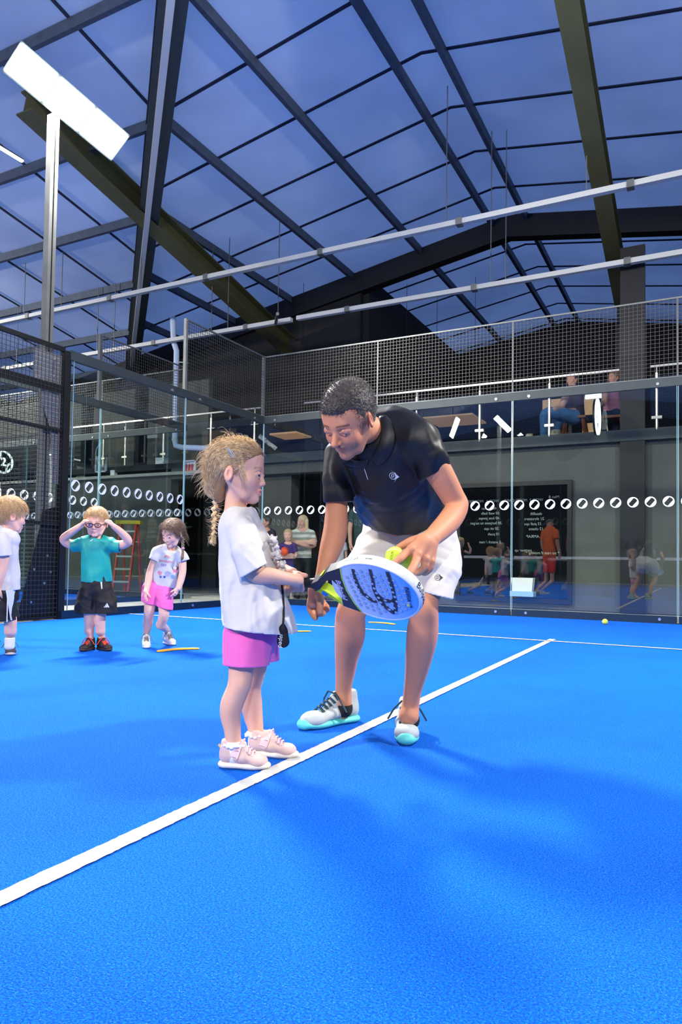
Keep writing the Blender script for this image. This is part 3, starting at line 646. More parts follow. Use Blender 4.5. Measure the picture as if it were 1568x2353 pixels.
# ---------------------------------------------------------------- implicit-surface modelling for bodies and clothing
class SDF:
    def __init__(s): s.p = []; s.cuts = []; s.shell = None; s.disp = None; s.dispb = 0; s.sub = []; s.subk = .008
    def cap(s, a, b, ra, rb=None, k=.012, flat=None, op='u'):
        s.p.append(('c', np.array(a, float), np.array(b, float), ra, ra if rb is None else rb, k, flat, op)); return s
    def chain(s, pts, rs, k=.012, flat=None, op='u'):
        pts = [np.array(p, float) for p in pts]; rs = list(rs); n = len(pts); Q = []; Rr = []
        for i in range(n - 1):                     # smooth curve through the joints
            p0, p1, p2, p3 = pts[max(i - 1, 0)], pts[i], pts[i + 1], pts[min(i + 2, n - 1)]; m = 1 if n == 2 else 4
            r0, r1, r2, r3 = rs[max(i - 1, 0)], rs[i], rs[i + 1], rs[min(i + 2, n - 1)]
            for j in range(m):
                t = j / m; cr = lambda a, b, c, d: .5 * (2 * b + (c - a) * t + (2 * a - 5 * b + 4 * c - d) * t * t + (3 * b - a - 3 * c + d) * t ** 3)
                Q.append(cr(p0, p1, p2, p3)); Rr.append(max(cr(r0, r1, r2, r3), min(r1, r2) * .8))
        Q.append(pts[-1]); Rr.append(rs[-1]); s.p.append(('C', np.array(Q), np.array(Rr), 0, 0, k, flat, op)); return s
    def ell(s, c, r, R=None, k=.012, op='u'):
        s.p.append(('e', np.array(c, float), np.array(r, float) * np.ones(3), np.eye(3) if R is None else np.array(R), 0, k, None, op)); return s
    def cut(s, p, n, R): s.cuts.append((np.array(p, float), unit(n), R)); return s
    def bbox(s, pr):
        if pr[0] == 'c':
            m = max(pr[3], pr[4]); return np.minimum(pr[1], pr[2]) - m, np.maximum(pr[1], pr[2]) + m
        if pr[0] == 'C': m = pr[2].max(); return pr[1].min(0) - m, pr[1].max(0) + m
        m = max(pr[2]); return pr[1] - m, pr[1] + m
    def bounds(s):
        lo = np.full(3, 1e9); hi = -lo
        for pr in s.p:
            if pr[7] == 'u': a, b = s.bbox(pr); lo = np.minimum(lo, a); hi = np.maximum(hi, b)
        lo = lo - .012 - s.dispb; hi = hi + .012 + s.dispb
        for q in s.sub: a, b = q.bounds(); lo = np.minimum(lo, a); hi = np.maximum(hi, b)
        return lo, hi
    def evalgrid(s, lo, hi, h):
        n = np.ceil((hi - lo) / h).astype(int) + 1; ax = [(lo[i] + np.arange(n[i]) * h).astype(np.float32) for i in range(3)]
        F = np.full(n, .2, np.float32)
        for pr in s.p:
            a, b = s.bbox(pr); m = 3 * h + pr[5] + .004; i0 = np.maximum(0, np.floor((a - m - lo) / h).astype(int)); i1 = np.minimum(n, np.ceil((b + m - lo) / h).astype(int) + 1)
            if np.any(i1 <= i0): continue
            X = ax[0][i0[0]:i1[0], None, None]; Y = ax[1][None, i0[1]:i1[1], None]; Z = ax[2][None, None, i0[2]:i1[2]]
            sl = (slice(i0[0], i1[0]), slice(i0[1], i1[1]), slice(i0[2], i1[2])); k = pr[5]
            if pr[0] == 'c':
                A, B, ra, rb, flat = pr[1], pr[2], pr[3], pr[4], pr[6]; dx, dy, dz = X - A[0], Y - A[1], Z - A[2]; ba = B - A
                if flat is not None:
                    nn, sc = flat; t = (dx * nn[0] + dy * nn[1] + dz * nn[2]) * (1 / sc - 1); dx = dx + t * nn[0]; dy = dy + t * nn[1]; dz = dz + t * nn[2]; ba = ba + nn * (ba @ nn) * (1 / sc - 1)
                L = max(float(ba @ ba), 1e-12); hh = np.clip((dx * ba[0] + dy * ba[1] + dz * ba[2]) / L, 0, 1)
                d = np.sqrt((dx - hh * ba[0]) ** 2 + (dy - hh * ba[1]) ** 2 + (dz - hh * ba[2]) ** 2) - (ra + (rb - ra) * hh)
                if flat is not None: d = d * (flat[1] + 1) / 2
            elif pr[0] == 'C':
                d = None; flat = pr[6]
                for A, B, ra, rb in zip(pr[1][:-1], pr[1][1:], pr[2][:-1], pr[2][1:]):
                    dx, dy, dz = X - A[0], Y - A[1], Z - A[2]; ba = B - A
                    if flat is not None:
                        nn, sc = flat; t = (dx * nn[0] + dy * nn[1] + dz * nn[2]) * (1 / sc - 1); dx = dx + t * nn[0]; dy = dy + t * nn[1]; dz = dz + t * nn[2]; ba = ba + nn * (ba @ nn) * (1 / sc - 1)
                    L = max(float(ba @ ba), 1e-12); hh = np.clip((dx * ba[0] + dy * ba[1] + dz * ba[2]) / L, 0, 1)
                    e = np.sqrt((dx - hh * ba[0]) ** 2 + (dy - hh * ba[1]) ** 2 + (dz - hh * ba[2]) ** 2) - (ra + (rb - ra) * hh); d = e if d is None else np.minimum(d, e)
                if flat is not None: d = d * (flat[1] + 1) / 2
            else:
                dx, dy, dz = X - pr[1][0], Y - pr[1][1], Z - pr[1][2]; R = pr[3]; r = pr[2]
                q = [dx * R[0][i] + dy * R[1][i] + dz * R[2][i] for i in range(3)]
                k0 = np.sqrt(sum((q[i] / r[i]) ** 2 for i in range(3))) + 1e-9; k1 = np.sqrt(sum((q[i] / r[i] ** 2) ** 2 for i in range(3))) + 1e-9
                d = k0 * (k0 - 1) / k1
            G = F[sl]; d = d.astype(np.float32)
            if pr[7] == 'u':
                hq = np.clip(.5 + .5 * (G - d) / k, 0, 1); F[sl] = G * (1 - hq) + d * hq - k * hq * (1 - hq)
            else:
                d = -d; hq = np.clip(.5 - .5 * (G - d) / k, 0, 1); F[sl] = G * (1 - hq) + d * hq + k * hq * (1 - hq)
        if s.disp is not None:
            near = np.abs(F) < .03; I = np.nonzero(near); F[I] += s.disp(ax[0][I[0]], ax[1][I[1]], ax[2][I[2]])
        if s.shell: F = np.abs(F + s.shell / 2) - s.shell / 2
        for p, nn, R in s.cuts:
            i0 = np.maximum(0, np.floor((p - R - lo) / h).astype(int)); i1 = np.minimum(n, np.ceil((p + R - lo) / h).astype(int) + 1)
            if np.any(i1 <= i0): continue
            sl = (slice(i0[0], i1[0]), slice(i0[1], i1[1]), slice(i0[2], i1[2]))
            X = ax[0][i0[0]:i1[0], None, None] - p[0]; Y = ax[1][None, i0[1]:i1[1], None] - p[1]; Z = ax[2][None, None, i0[2]:i1[2]] - p[2]
            c = np.maximum(-(X * nn[0] + Y * nn[1] + Z * nn[2]), np.sqrt(X * X + Y * Y + Z * Z) - R); F[sl] = np.maximum(F[sl], -c)
        for q in s.sub:
            G = q.evalgrid(lo, hi, h); k = s.subk; hq = np.clip(.5 + .5 * (F - G) / k, 0, 1); F = F * (1 - hq) + G * hq - k * hq * (1 - hq)
        return F
    def mesh(s, h, boxes=()):
        """coarse surface everywhere, finer blocks inside boxes [(lo, hi, h2)]"""
        lo, hi = s.bounds(); V = []; Q = []; base = 0
        blocks = [(lo, hi, h, boxes)] + [(np.maximum(a, lo), np.minimum(b, hi), h2, boxes[:i]) for i, (a, b, h2) in enumerate(boxes)]
        for a, b, hh, excl in blocks:
            if np.any(b <= a): continue
            F = s.evalgrid(a, b, hh); v, q = surfnets(F, a, hh)
            if len(q) == 0: continue
            c = v[q].mean(1); keep = np.ones(len(q), bool)
            for (ea, eb, _) in excl: keep &= ~np.all((c > ea + hh * .6) & (c < eb - hh * .6), axis=1)
            q = q[keep]; V.append(v); Q.append(q + base); base += len(v)
        V = np.concatenate(V); Q = np.concatenate(Q); used = np.unique(Q); mp = np.zeros(len(V), np.int64); mp[used] = np.arange(len(used)); return V[used], mp[Q]

def surfnets(F, lo, h):
    S = F < 0; nx, ny, nz = F.shape
    cs = np.zeros((nx - 1, ny - 1, nz - 1), np.int8)
    for i in (0, 1):
        for j in (0, 1):
            for k in (0, 1): cs += S[i:nx - 1 + i, j:ny - 1 + j, k:nz - 1 + k]
    act = (cs > 0) & (cs < 8); I = np.array(np.nonzero(act)); n = I.shape[1]
    if n == 0: return np.zeros((0, 3)), np.zeros((0, 4), int)
    idx = np.full(act.shape, -1, np.int64); idx[tuple(I)] = np.arange(n)
    acc = np.zeros((n, 3)); cnt = np.zeros(n); cr = [(i, j, k) for i in (0, 1) for j in (0, 1) for k in (0, 1)]
    for a in cr:
        for ax in range(3):
            if a[ax]: continue
            b = list(a); b[ax] = 1
            fa = F[I[0] + a[0], I[1] + a[1], I[2] + a[2]]; fb = F[I[0] + b[0], I[1] + b[1], I[2] + b[2]]; m = (fa < 0) != (fb < 0)
            t = np.where(m, fa / np.where(m, fa - fb, 1), 0); p = np.tile(np.array(a, float), (n, 1)); p[:, ax] += t; acc[m] += p[m]; cnt[m] += 1
    V = lo + (I.T + acc / cnt[:, None]) * h; quads = []
    for ax in range(3):
        u, v = (ax + 1) % 3, (ax + 2) % 3
        s0 = [slice(1, d - 1) for d in F.shape]; s1 = list(s0); s0[ax] = slice(0, F.shape[ax] - 1); s1[ax] = slice(1, F.shape[ax])
        A = S[tuple(s0)]; B = S[tuple(s1)]; m = A != B; J = np.array(np.nonzero(m))
        if J.shape[1] == 0: continue
        flip = A[tuple(J)]; base = J.copy(); base[u] += 1; base[v] += 1
        def at(du, dv): q = base.copy(); q[u] -= du; q[v] -= dv; return idx[tuple(q)]
        q = np.stack([at(1, 1), at(0, 1), at(0, 0), at(1, 0)], 1); q[~flip] = q[~flip][:, ::-1]; quads.append(q)
    return V, np.concatenate(quads)

def relax(V, Q, it=2, lam=.5):
    n = len(V); e = np.concatenate([Q[:, [0, 1]], Q[:, [1, 2]], Q[:, [2, 3]], Q[:, [3, 0]]])
    for _ in range(it):
        for l in (lam, -lam * 1.02):
            acc = np.zeros_like(V); c = np.bincount(e[:, 0], minlength=n) + np.bincount(e[:, 1], minlength=n)
            for d in range(3): acc[:, d] = np.bincount(e[:, 0], V[e[:, 1], d], n) + np.bincount(e[:, 1], V[e[:, 0], d], n)
            V = V + l * (acc / np.maximum(c, 1)[:, None] - V)
    return V
def sdf_object(name, S, h, m, parent=None, boxes=(), colfn=None, it=3):
    V, Q = S.mesh(h, boxes); V = relax(V, Q, it)
    o = link_mesh(name, V, Q, m, smooth=True)
    if colfn is not None:
        c = np.ones((len(o.data.vertices), 4), np.float32); n = len(V); c[:n, :3] = colfn(V)[:len(c)]
        a = o.data.color_attributes.new('Col', 'FLOAT_COLOR', 'POINT'); a.data.foreach_set('color', c.ravel())
    if parent: adopt(o, parent)
    return o
def folds(seed, amp, scale, stretch=(1, 1, 1)):
    r = np.random.default_rng(seed); D = [(unit(r.normal(size=3) * np.array(stretch)) * scale * r.uniform(1.0, 2.6), r.uniform(0, 6.28), r.uniform(1.2, 3)) for _ in range(6)]
    def f(x, y, z):
        w = .35 * np.sin(x * scale * .6 + 1) + .35 * np.sin(y * scale * .5 + z * scale * .4); o = 0
        for d, ph, q in D: t = np.exp(-5 * np.sin((x * d[0] + y * d[1] + z * d[2]) * .5 + ph + w * q) ** 2); o = o + t - .33
        return -amp * 1.3 * np.tanh(o / 1.6)
    return f

SKIN = lambda nm, c, **k: mat(nm, lin(c), .58, 0, .05, 450, sss=.12, attr=True, spec=.35, **k)
def frame3(f, u):
    f = unit(f); l = unit(np.cross(u, f)); return np.stack([f, l, np.cross(f, l)], 1)     # columns: forward, left, up

def head_sdf(S, c, R, H, child=True, male=False, mouth=0.0):
    """c = centre between chin and crown, R = frame3, H = head height"""
    def W(x, y, z): return c + R @ (np.array([x, y, z]) * H)
    E = lambda p, r, k=.03, op='u': S.ell(W(*p), np.array(r) * H, R, k * H, op)
    K = lambda a, b, ra, rb, k=.03, op='u': S.cap(W(*a), W(*b), ra * H, rb * H, k * H, None, op)
    w = .325 if child else .30; fz = -.06 if child else 0.
    E0, K0 = E, K
    E((-.07, 0, .13), (.40, w + .02, .36)); E((.02, 0, .12), (.33, w, .32), .08)
    E((.12, 0, -.14), (.25, w * .76, .31), .10)                                   # face mass
    for s in (1, -1):
        K((-.04, s * w * .72, -.16), (.15, s * w * .48, -.36), .075, .075, .09)   # jaw
        E((.22, s * w * .50, -.13), (.11, .105, .12), .08)                        # cheek
    E((.25, 0, -.40), (.095, .10 if male else .085, .085), .07)                   # chin
    E = lambda p, r, k=.03, op='u': E0((p[0], p[1], p[2] + fz), r, k, op)
    K = lambda a, b, ra, rb, k=.03, op='u': K0((a[0], a[1], a[2] + fz), (b[0], b[1], b[2] + fz), ra, rb, k, op)
    K((.31, -.12, .085), (.31, .12, .085), .052 if not male else .062, .052 if not male else .062, .06)   # brow
    for s in (1, -1): E((.385, s * .135, .012), (.075, .075, .052), .05, 's')     # sockets
    K((.335, 0, .05), (.398 if child else .455, 0, -.105 if child else -.125), .028, .034 if child else .046, .045); E0((.12, 0, .16), (.235, w * .85, .235), .08)  # nose bridge to tip
    for s in (1, -1): E((.365 if child else .40, s * .040, -.125 if child else -.14), (.034, .028, .026), .02)
    for s in (1, -1): E((.385 if child else .42, s * .022, -.148 if child else -.168), (.016, .012, .010), .008, 's')
    for s in (1, -1):                                                              # lids
        K((.348, s * .075, .008), (.350, s * .135, .034), .019, .023, .010); K((.350, s * .135, .034), (.312, s * .198, .004), .023, .017, .010)
        K((.345, s * .08, -.012), (.345, s * .135, -.027), .015, .018, .010); K((.345, s * .135, -.027), (.312, s * .197, -.010), .018, .014, .010)
    K((.345, -.055, -.224), (.362, 0, -.218), .017, .021, .02); K((.345, .055, -.224), (.362, 0, -.218), .017, .021, .02)   # lips
    K((.338, -.045, -.260), (.350, 0, -.266), .018, .023, .02); K((.338, .045, -.260), (.350, 0, -.266), .018, .023, .02)
    K((.362, -.078, -.240), (.378, 0, -.241), .007, .008, .008, 's'); K((.362, .078, -.240), (.378, 0, -.241), .007, .008, .008, 's')
    for s in (1, -1):                                                              # ears
        rot = R @ np.array(Matrix.Rotation(s * .35, 3, 'Z')); S.ell(W(-.05, s * (w + .035), -.01 + fz), np.array([.075, .026, .115]) * H, rot, .02 * H)
        S.ell(W(-.035, s * (w + .062), fz), np.array([.042, .022, .07]) * H, rot, .012 * H, 's'); S.ell(W(-.045, s * (w + .03), -.09 + fz), np.array([.035, .02, .035]) * H, rot, .015 * H)
def head_color(c, R, H, skin, lip, brow, stub=None, male=False, child=True):
    skin, lip, brow = [np.array(lin(k)) for k in (skin, lip, brow)]
    def f(V):
        q = (V - c) @ R / H; q[:, 2] += .06 if child else 0; col = np.tile(skin, (len(V), 1))
        def blend(m, cc): col[:] = col * (1 - m[:, None]) + cc * m[:, None]
        g = lambda p, r: np.exp(-np.sum(((q - np.array(p)) / np.array(r)) ** 2, 1))
        red = skin * np.array([1.08, .72, .68])
        for s in (1, -1): blend(.35 * g((.3, s * .19, -.13), (.1, .08, .08)), red); blend(.5 * g((-.04, s * .35, 0), (.09, .06, .12)), red)
        blend(.4 * g((.44, 0, -.11), (.06, .06, .05)), red)
        if stub is not None:
            m = 1 / (1 + np.exp((q[:, 2] + .17 - .25 * (q[:, 0] < .12) * (np.abs(q[:, 1]) > .2)) / .03)) * (q[:, 0] > -.02) * (q[:, 2] > -.6); rr = np.random.default_rng(3).uniform(.5, 1, len(V)); blend(.62 * m * rr, np.array(lin(stub)))
        lipm = (np.exp(-((q[:, 2] + .243) / .030) ** 4) * np.exp(-(q[:, 1] / .082) ** 4)) * (q[:, 0] > .3); blend(.85 * lipm, lip)
        for s in (1, -1):
            zz = .098 + .02 - 1.2 * (np.abs(q[:, 1]) - .13) ** 2 * 2; m = np.exp(-((q[:, 2] - zz) / .016) ** 2) * (np.abs(q[:, 1]) > .055) * (np.abs(q[:, 1]) < .215) * (q[:, 0] > .2) * (s * q[:, 1] > 0); blend(.8 * m, brow)
        return col
    return f
def eyes(c, R, H, parent, iris=(70, 90, 110), look=(0, 0), child=True):
    for s in (1, -1):
        def W(x, y, z): return c + R @ (np.array([x, y, z]) * H)
        ec = W(.296, s * .135, .004 - (.06 if child else 0)); r = .062 * H
        o = MB().sphere(ec, r, 20, 14).build('eye', mat('eye_white', lin((205, 198, 192)), .15), parent, smooth=True)
        d = unit(R @ np.array([1, s * .12 + look[0], look[1]]))
        q = MB().sphere(ec + d * r * .22, r * .84, 20, 14); v = np.array(q.v); keep = ((v - ec) @ d) > r * .90
        f = [fc for fc in q.f if all(keep[i] for i in fc)]
        for nm, rr, cc, off in (('iris', .52, iris, .05), ('pupil', .26, (8, 8, 10), .075)):
            k = MB().disc(ec + d * r * (.93 + off), d, r * rr, 18, r * .08, r * rr * .8).build(nm, mat('%s_%d' % (nm, sum(cc)), lin(cc), .1)); fix(k, o)
def hand_sdf(S, w, d, n, t, L, curls=(.3, .35, .4, .45), thumb=.6, spread=.12, tcurl=.4, rs=1.0):
    """w wrist, d towards fingers, n palm normal (out of palm), t towards thumb side, L hand length, curls radians per joint"""
    d, n = unit(d), unit(n); t = unit(t - d * (t @ d)); n = unit(n - d * (n @ d) - t * (n @ t)); k = .012 * L / .11
    kn = []
    for i, (off, ln) in enumerate(((.155, .50), (.052, .52), (-.052, .50), (-.145, .46))):
        K = w + d * L * ln + t * L * off - n * L * .01; kn.append(K); S.cap(w + t * L * off * .45 + d * L * .04, K, .082 * L * rs, .066 * L * rs, k)
    S.ell(w + d * L * .25 + t * L * .17 + n * L * .03, np.array([.10, .10, .13]) * L, None, k)
    for i, (K, ln) in enumerate(zip(kn, (.42, .47, .43, .34))):
        a = 0; p = K; sp = (1.5 - i) * spread; r = .055 * L * rs
        for j, (fr, rr) in enumerate(((.45, 1.), (.31, .9), (.24, .78))):
            a += curls[i] * (1.0 if j else .8); q = unit(d * math.cos(sp) + t * math.sin(sp)) * math.cos(a) + n * math.sin(a); p2 = p + q * ln * L * fr; S.cap(p, p2, r * (1 if j == 0 else (1., .9, .8)[j]), r * rr * .92, .006 * L / .11); p = p2
    b = w + d * L * .12 + t * L * .13 + n * L * .03; dirt = unit(d * math.cos(thumb) + t * math.sin(thumb) + n * .25); p = b
    for j, (fr, rr) in enumerate(((.24, .088), (.18, .07), (.15, .06))):
        p2 = p + dirt * L * fr; S.cap(p, p2, rr * L * rs, (.07, .06, .048)[j] * L * rs, .010 * L / .11); p = p2; dirt = unit(dirt + (n * .5 + d * .3 - t * .25) * tcurl)
def sleeve(parent_sdf, pts, cutp, cutn, R=.12, k=.015, shell=.0075, disp=None):
    q = SDF(); q.chain([pk(p) for p in pts], [pr_(p) for p in pts], k); q.shell = shell; q.cut(cutp, cutn, R)
    if disp is not None: q.disp = disp
    parent_sdf.sub.append(q); return q
def pk(p): return P(p[0], p[1], p[2])
def pr_(p): return p[3] * p[2] / FPX
def pchain(S, pts, k=.012, flat=None):
    S.chain([pk(p) for p in pts], [pr_(p) for p in pts], k, flat); return S
def hbox(c, r, h): c = np.asarray(c, float); return (c - r, c + r, h)

def strands(name, lines, r, m, parent, sides=3):
    V = []; F = []; 
    for pts in lines:
        pts = np.asarray(pts); n = len(pts); b = len(V); t = np.gradient(pts, axis=0); a = np.cross(t, FW); a /= (np.linalg.norm(a, axis=1, keepdims=True) + 1e-9); c = np.cross(t, a); c /= (np.linalg.norm(c, axis=1, keepdims=True) + 1e-9)
        for i in range(n):
            rr = r * (1 - .8 * i / (n - 1))
            for k in range(sides): an = 2 * math.pi * k / sides; V.append(pts[i] + (a[i] * math.cos(an) + c[i] * math.sin(an)) * rr)
        for i in range(n - 1):
            for k in range(sides): p = b + i * sides + k; q = b + i * sides + (k + 1) % sides; F.append((p, q, q + sides, p + sides))
    o = link_mesh(name, np.array(V), np.array(F), m, smooth=True)
    if parent: adopt(o, parent)
    return o

def fur(hair, centre, R, count, length, radius, m, comb, curl=.25, seed=5):
    """short combed strands growing from a hair mesh; comb = direction in head axes"""
    rg = np.random.default_rng(seed); hv = np.array([tuple(v.co) for v in hair.data.vertices]); L = []; cb = R @ np.asarray(comb, float)
    for i in rg.choice(len(hv), count):
        p = hv[i]; o_ = unit(p - centre); t_ = cb + rg.normal(size=3) * curl; t_ = unit(t_ - o_ * (t_ @ o_)); ln = length * rg.uniform(.6, 1.3); L.append([p - o_ * .002 + t_ * ln * t + o_ * (.10 * ln * math.sin(3.0 * t)) for t in np.linspace(0, 1, 4)])
    q = strands('strands', L, radius, m, None); fix(q, hair); return q
def shoe(parent, heel, toe, wid, h, m_up, m_sole, lace=None, m_lace=None, ankle_h=None, straps=0, name='shoe', sole_h=.022, tab=None, tipcol=None):
    """heel, toe: ground points"""
    heel = np.array([heel[0], heel[1], 0.]); toe = np.array([toe[0], toe[1], 0.]); L = np.linalg.norm(toe - heel); f = (toe - heel) / L; l = np.array([-f[1], f[0], 0]); w = wid / 2; z = np.array([0, 0, 1.])
    def W(x, y, zz): return heel + f * x * L + l * y * wid + z * zz
    up = (z, .9)
    S = SDF()
    sh = sole_h
    S.cap(W(.17, 0, sh + h * .36), W(.45, -.02, sh + h * .26), w * .72, w * .74, .02, (z, .9)); S.cap(W(.45, 0, sh + h * .20), W(.76, .03, sh + h * .06), w * .78, w * .80, .02, (z, .62)); S.ell(W(.80, .02, sh + h * .04), (L * .18, w * .86, h * .34), frame3(f, z), .015)
    S.cap(W(.13, 0, sh + h * .2), W(.16, 0, sh + h * .85), w * .66, w * .64, .015); S.cap(W(.22, 0, sh + h * .3), W(.30, 0, sh + h * .62), w * .66, w * .60, .015); S.cap(W(.20, 0, sh + h * .72), W(.42, 0, sh + h * .60), w * .58, w * .50, .02)
    S.cap(W(.38, 0, sh + h * .92), W(.47, 0, sh + h * .45), w * .36, w * .45, .015)
    S.cut(W(.5, 0, sh * .6), -z, L); S.cut(W(.26, 0, sh + h * 1.02), z, L * .3)
    R = SDF(); R.ell(W(.27, 0, sh + h * 1.1), (L * .15, w * .55, h * .28), frame3(f, z), .01)
    S.p.append(('e', W(.27, 0, sh + h * 1.08), np.array([L * .14, w * .50, h * .22]), frame3(f, z), 0, .008, None, 's'))
    vox = max(.0022, L / 70)
    up_o = sdf_object(name, S, vox, m_up, parent)
    T = SDF(); T.chain([W(.13, 0, sh * .5), W(.42, -.01, sh * .5), W(.72, .02, sh * .5), W(.90, .02, sh * .62)], [w * .80, w * .76, w * .90, w * .70], .02, (z, sh / w * .80))
    if lace and h > .1: T.ell(W(.95, .02, sh * .75), (L * .065, w * .60, sh * .80), frame3(f, z), .012)
    T.cut(W(.5, 0, .0005), -z, L)
    so = sdf_object('sole', T, vox, m_sole)
    fix(so, up_o)
    if lace is not None:
        mb = MB(); n = 5
        for i in range(n):
            x = .44 + .062 * i; zz = sh + h * (.86 - .082 * i * 1.15) - h * .02; y = .26
            mb.tube([W(x - .02, -y, zz - h * .13), W(x, -.1, zz + h * .03), W(x + .02, .1, zz + h * .05), W(x + .0, y, zz - h * .13)], .0032 * lace, 6); mb.tube([W(x + .02, -y, zz - h * .15), W(x, .0, zz + h * .05), W(x - .02, y, zz - h * .12)], .0032 * lace, 6)
        for s in (1, -1): mb.tube([W(.44, 0, sh + h * .95), W(.48, s * .2, sh + h * 1.02), W(.46, s * .5, sh + h * .7), W(.42, s * .72, sh + h * .3)], .003 * lace, 6)
        lo = mb.build('lace', m_lace, smooth=True); fix(lo, up_o)
    for i in range(straps):
        mb = MB(); x = .36 + .13 * i; mb.v = []; pts = [W(x - .03, -.46, sh + h * .30), W(x, -.40, sh + h * .58), W(x + .0, -.2, sh + h * (.90 - i * .18)), W(x, .2, sh + h * (.90 - i * .18)), W(x - .02, .42, sh + h * .5)]
        for a, b in zip(pts[:-1], pts[1:]): mb.bar(a, b, .028 * L / .17, .004, up=unit(np.cross(b - a, f)))
        so2 = mb.build('strap', m_lace); fix(so2, up_o)
    if tab: mb = MB().bar(W(.02, 0, sh + h * .55), W(-.05, 0, sh + h * .75), wid * .2, .003); q = mb.build('pull_tab', tab); fix(q, up_o)
    return up_o
def fix(child, parent):
    """parent at depth two while keeping world coordinates (parents only translate)"""
    bpy.context.view_layer.update(); child.parent = parent; child.matrix_parent_inverse = parent.matrix_world.inverted()
# ================================================================ racket (held between girl and coach)
RC = P(868, 1352, 2.26); RA = unit(cv((.83, -.03, -.556))); RW = cv((-.35, .72, -.59)); RW = unit(RW - RA * (RW @ RA)); RN = unit(np.cross(RA, RW))
if RN @ FW > 0: RN = -RN                                # RN points to the camera side of the blade
def rk(s_, t_, n_=0): return RC + RA * s_ + RW * t_ + RN * n_
def grad_mat():
    m = bpy.data.materials.new('racket_face_blue'); m.use_nodes = True; nt = m.node_tree; b = nt.nodes['Principled BSDF']; b.inputs['Roughness'].default_value = .35
    at = nt.nodes.new('ShaderNodeAttribute'); at.attribute_name = 'Col'; nt.links.new(at.outputs['Color'], b.inputs['Base Color']); return m
def build_racket():
    root = empty('padel_racket', RC, 'blue and white padel racket with drilled holes held by girl and coach', 'racket')
    T = .019; N = 72
    out = [(.150 * math.cos(2 * math.pi * i / N) * (1 if math.cos(2 * math.pi * i / N) > 0 else 1.02), .131 * math.sin(2 * math.pi * i / N)) for i in range(N)]
    # rim: rounded ring around the blade
    mb = MB(); prof = [(0.0, -T), (.004, -T * .6), (.005, 0), (.004, T * .6), (0.0, T), (-.004, T * 1.01), (-.004, -T * 1.01)]
    for i, (a, b) in enumerate(out):
        nr = unit(np.array([a / .15 ** 2, b / .131 ** 2])); 
        for o_, nn in prof: mb.v.append(tuple(rk(a + nr[0] * o_, b + nr[1] * o_, nn)))
    K = len(prof)
    for i in range(N):
        j = (i + 1) % N
        for k in range(K): l = (k + 1) % K; mb.f.append((i * K + k, j * K + k, j * K + l, i * K + l))
    mb.build('rim', mat('racket_rim_white', lin((225, 226, 222)), .35, var=.06, vscale=60), root, smooth=True)
    # faces
    v = []; f = []; 
    rings = [0, .25, .5, .75, .97]
    for sd in (1, -1):
        b0 = len(v)
        for r in rings:
            for i, (a, b) in enumerate(out): v.append(rk(a * r, b * r, sd * T * .98))
        for ri in range(len(rings) - 1):
            for i in range(N): j = (i + 1) % N; p = b0 + ri * N; f.append((p + i, p + j, p + N + j, p + N + i))
    me = MB(); me.v = [tuple(p) for p in v]; me.f = f; o = me.build('face', grad_mat(), root)
    c = np.ones((len(v), 4), np.float32)
    vv = (np.array(v) - RC) @ RA
    t = np.clip((vv + .12) / .26, 0, 1)[:, None]; c[:, :3] = np.array(lin((222, 226, 236))) * (1 - t) + np.array(lin((84, 166, 238))) * t
    a = o.data.color_attributes.new('Col', 'FLOAT_COLOR', 'POINT'); a.data.foreach_set('color', c.ravel()); face = o
    NAVY = mat('racket_navy', lin((16, 24, 44)), .4); LIME = mat('racket_lime', lin((196, 226, 30)), .4); SIL = mat('racket_silver', lin((214, 216, 214)), .35)
    # throat and handle
    def slab(pts, n0, n1, name, m, par=root):
        mb = MB(); mb.prism([rk(a, b, n0) for a, b in pts], RN * (n1 - n0)); return mb.build(name, m, par)
    up_arm = [(-.098, .098), (-.150, .078), (-.205, .030), (-.232, .018), (-.232, -.018), (-.222, -.010), (-.198, .004), (-.160, .045), (-.135, .05), (-.128, .02), (-.128, -.0), (-.128, -.02), (-.135, -.05)]
    slab([(-.085, .107), (-.150, .080), (-.205, .034), (-.235, .019), (-.235, -.019), (-.212, -.006), (-.196, .010), (-.165, .040), (-.142, .044), (-.132, .022), (-.131, .0), (-.132, -.022), (-.142, -.044), (-.150, -.080), (-.085, -.107), (-.100, -.06), (-.108, 0), (-.100, .06)], -T * .99, T * 1.01, 'throat', NAVY)
    slab([(-.235, -.019), (-.205, -.034), (-.142, -.088), (-.150, -.062), (-.196, -.014), (-.212, -.006)], -T * .9, T * .9, 'throat_arm', LIME)
    slab([(-.150, -.082), (-.140, -.088), (-.125, -.094), (-.138, -.048), (-.150, -.060)], -T * .92, T * .96, 'throat_foot', SIL)
    slab([(-.214, -.031), (-.200, -.041), (-.190, -.030), (-.206, -.014)], -T * .95, T * 1.0, 'blue_inlay', mat('racket_cyan', lin((20, 120, 220)), .4))
    # top side shoulders: black strip with lime oval and small wordmark
    ov = [( -.195 + .016 * math.cos(t_), .0 + .014 * math.sin(t_)) for t_ in np.linspace(0, 2 * math.pi, 20)[:-1]]
    dd = unit((rk(-.150, .080) - rk(-.205, .034))); nn = unit(np.cross(dd, RN)); nn = nn if nn @ UP > 0 else -nn
    mb = MB(); cc = rk(-.185, .053) + nn * .0005
    mb.prism([cc + dd * .016 * math.cos(q) + RN * .012 * math.sin(q) for q in np.linspace(0, 2 * math.pi, 20)[:-1]], nn * .0012); mb.build('lime_badge', LIME, root)
    # grip
    GR = mat('grip_black', lin((18, 18, 20)), .55, 0, .4, 120)
    mb = MB(); pts = [rk(s_, 0) for s_ in (-.222, -.240, -.26, -.30, -.335, -.342)]; mb.tube(pts, [.019, .0185, .0165, .016, .0185, .014], 12); grip = mb.build('grip', GR, root, smooth=True)
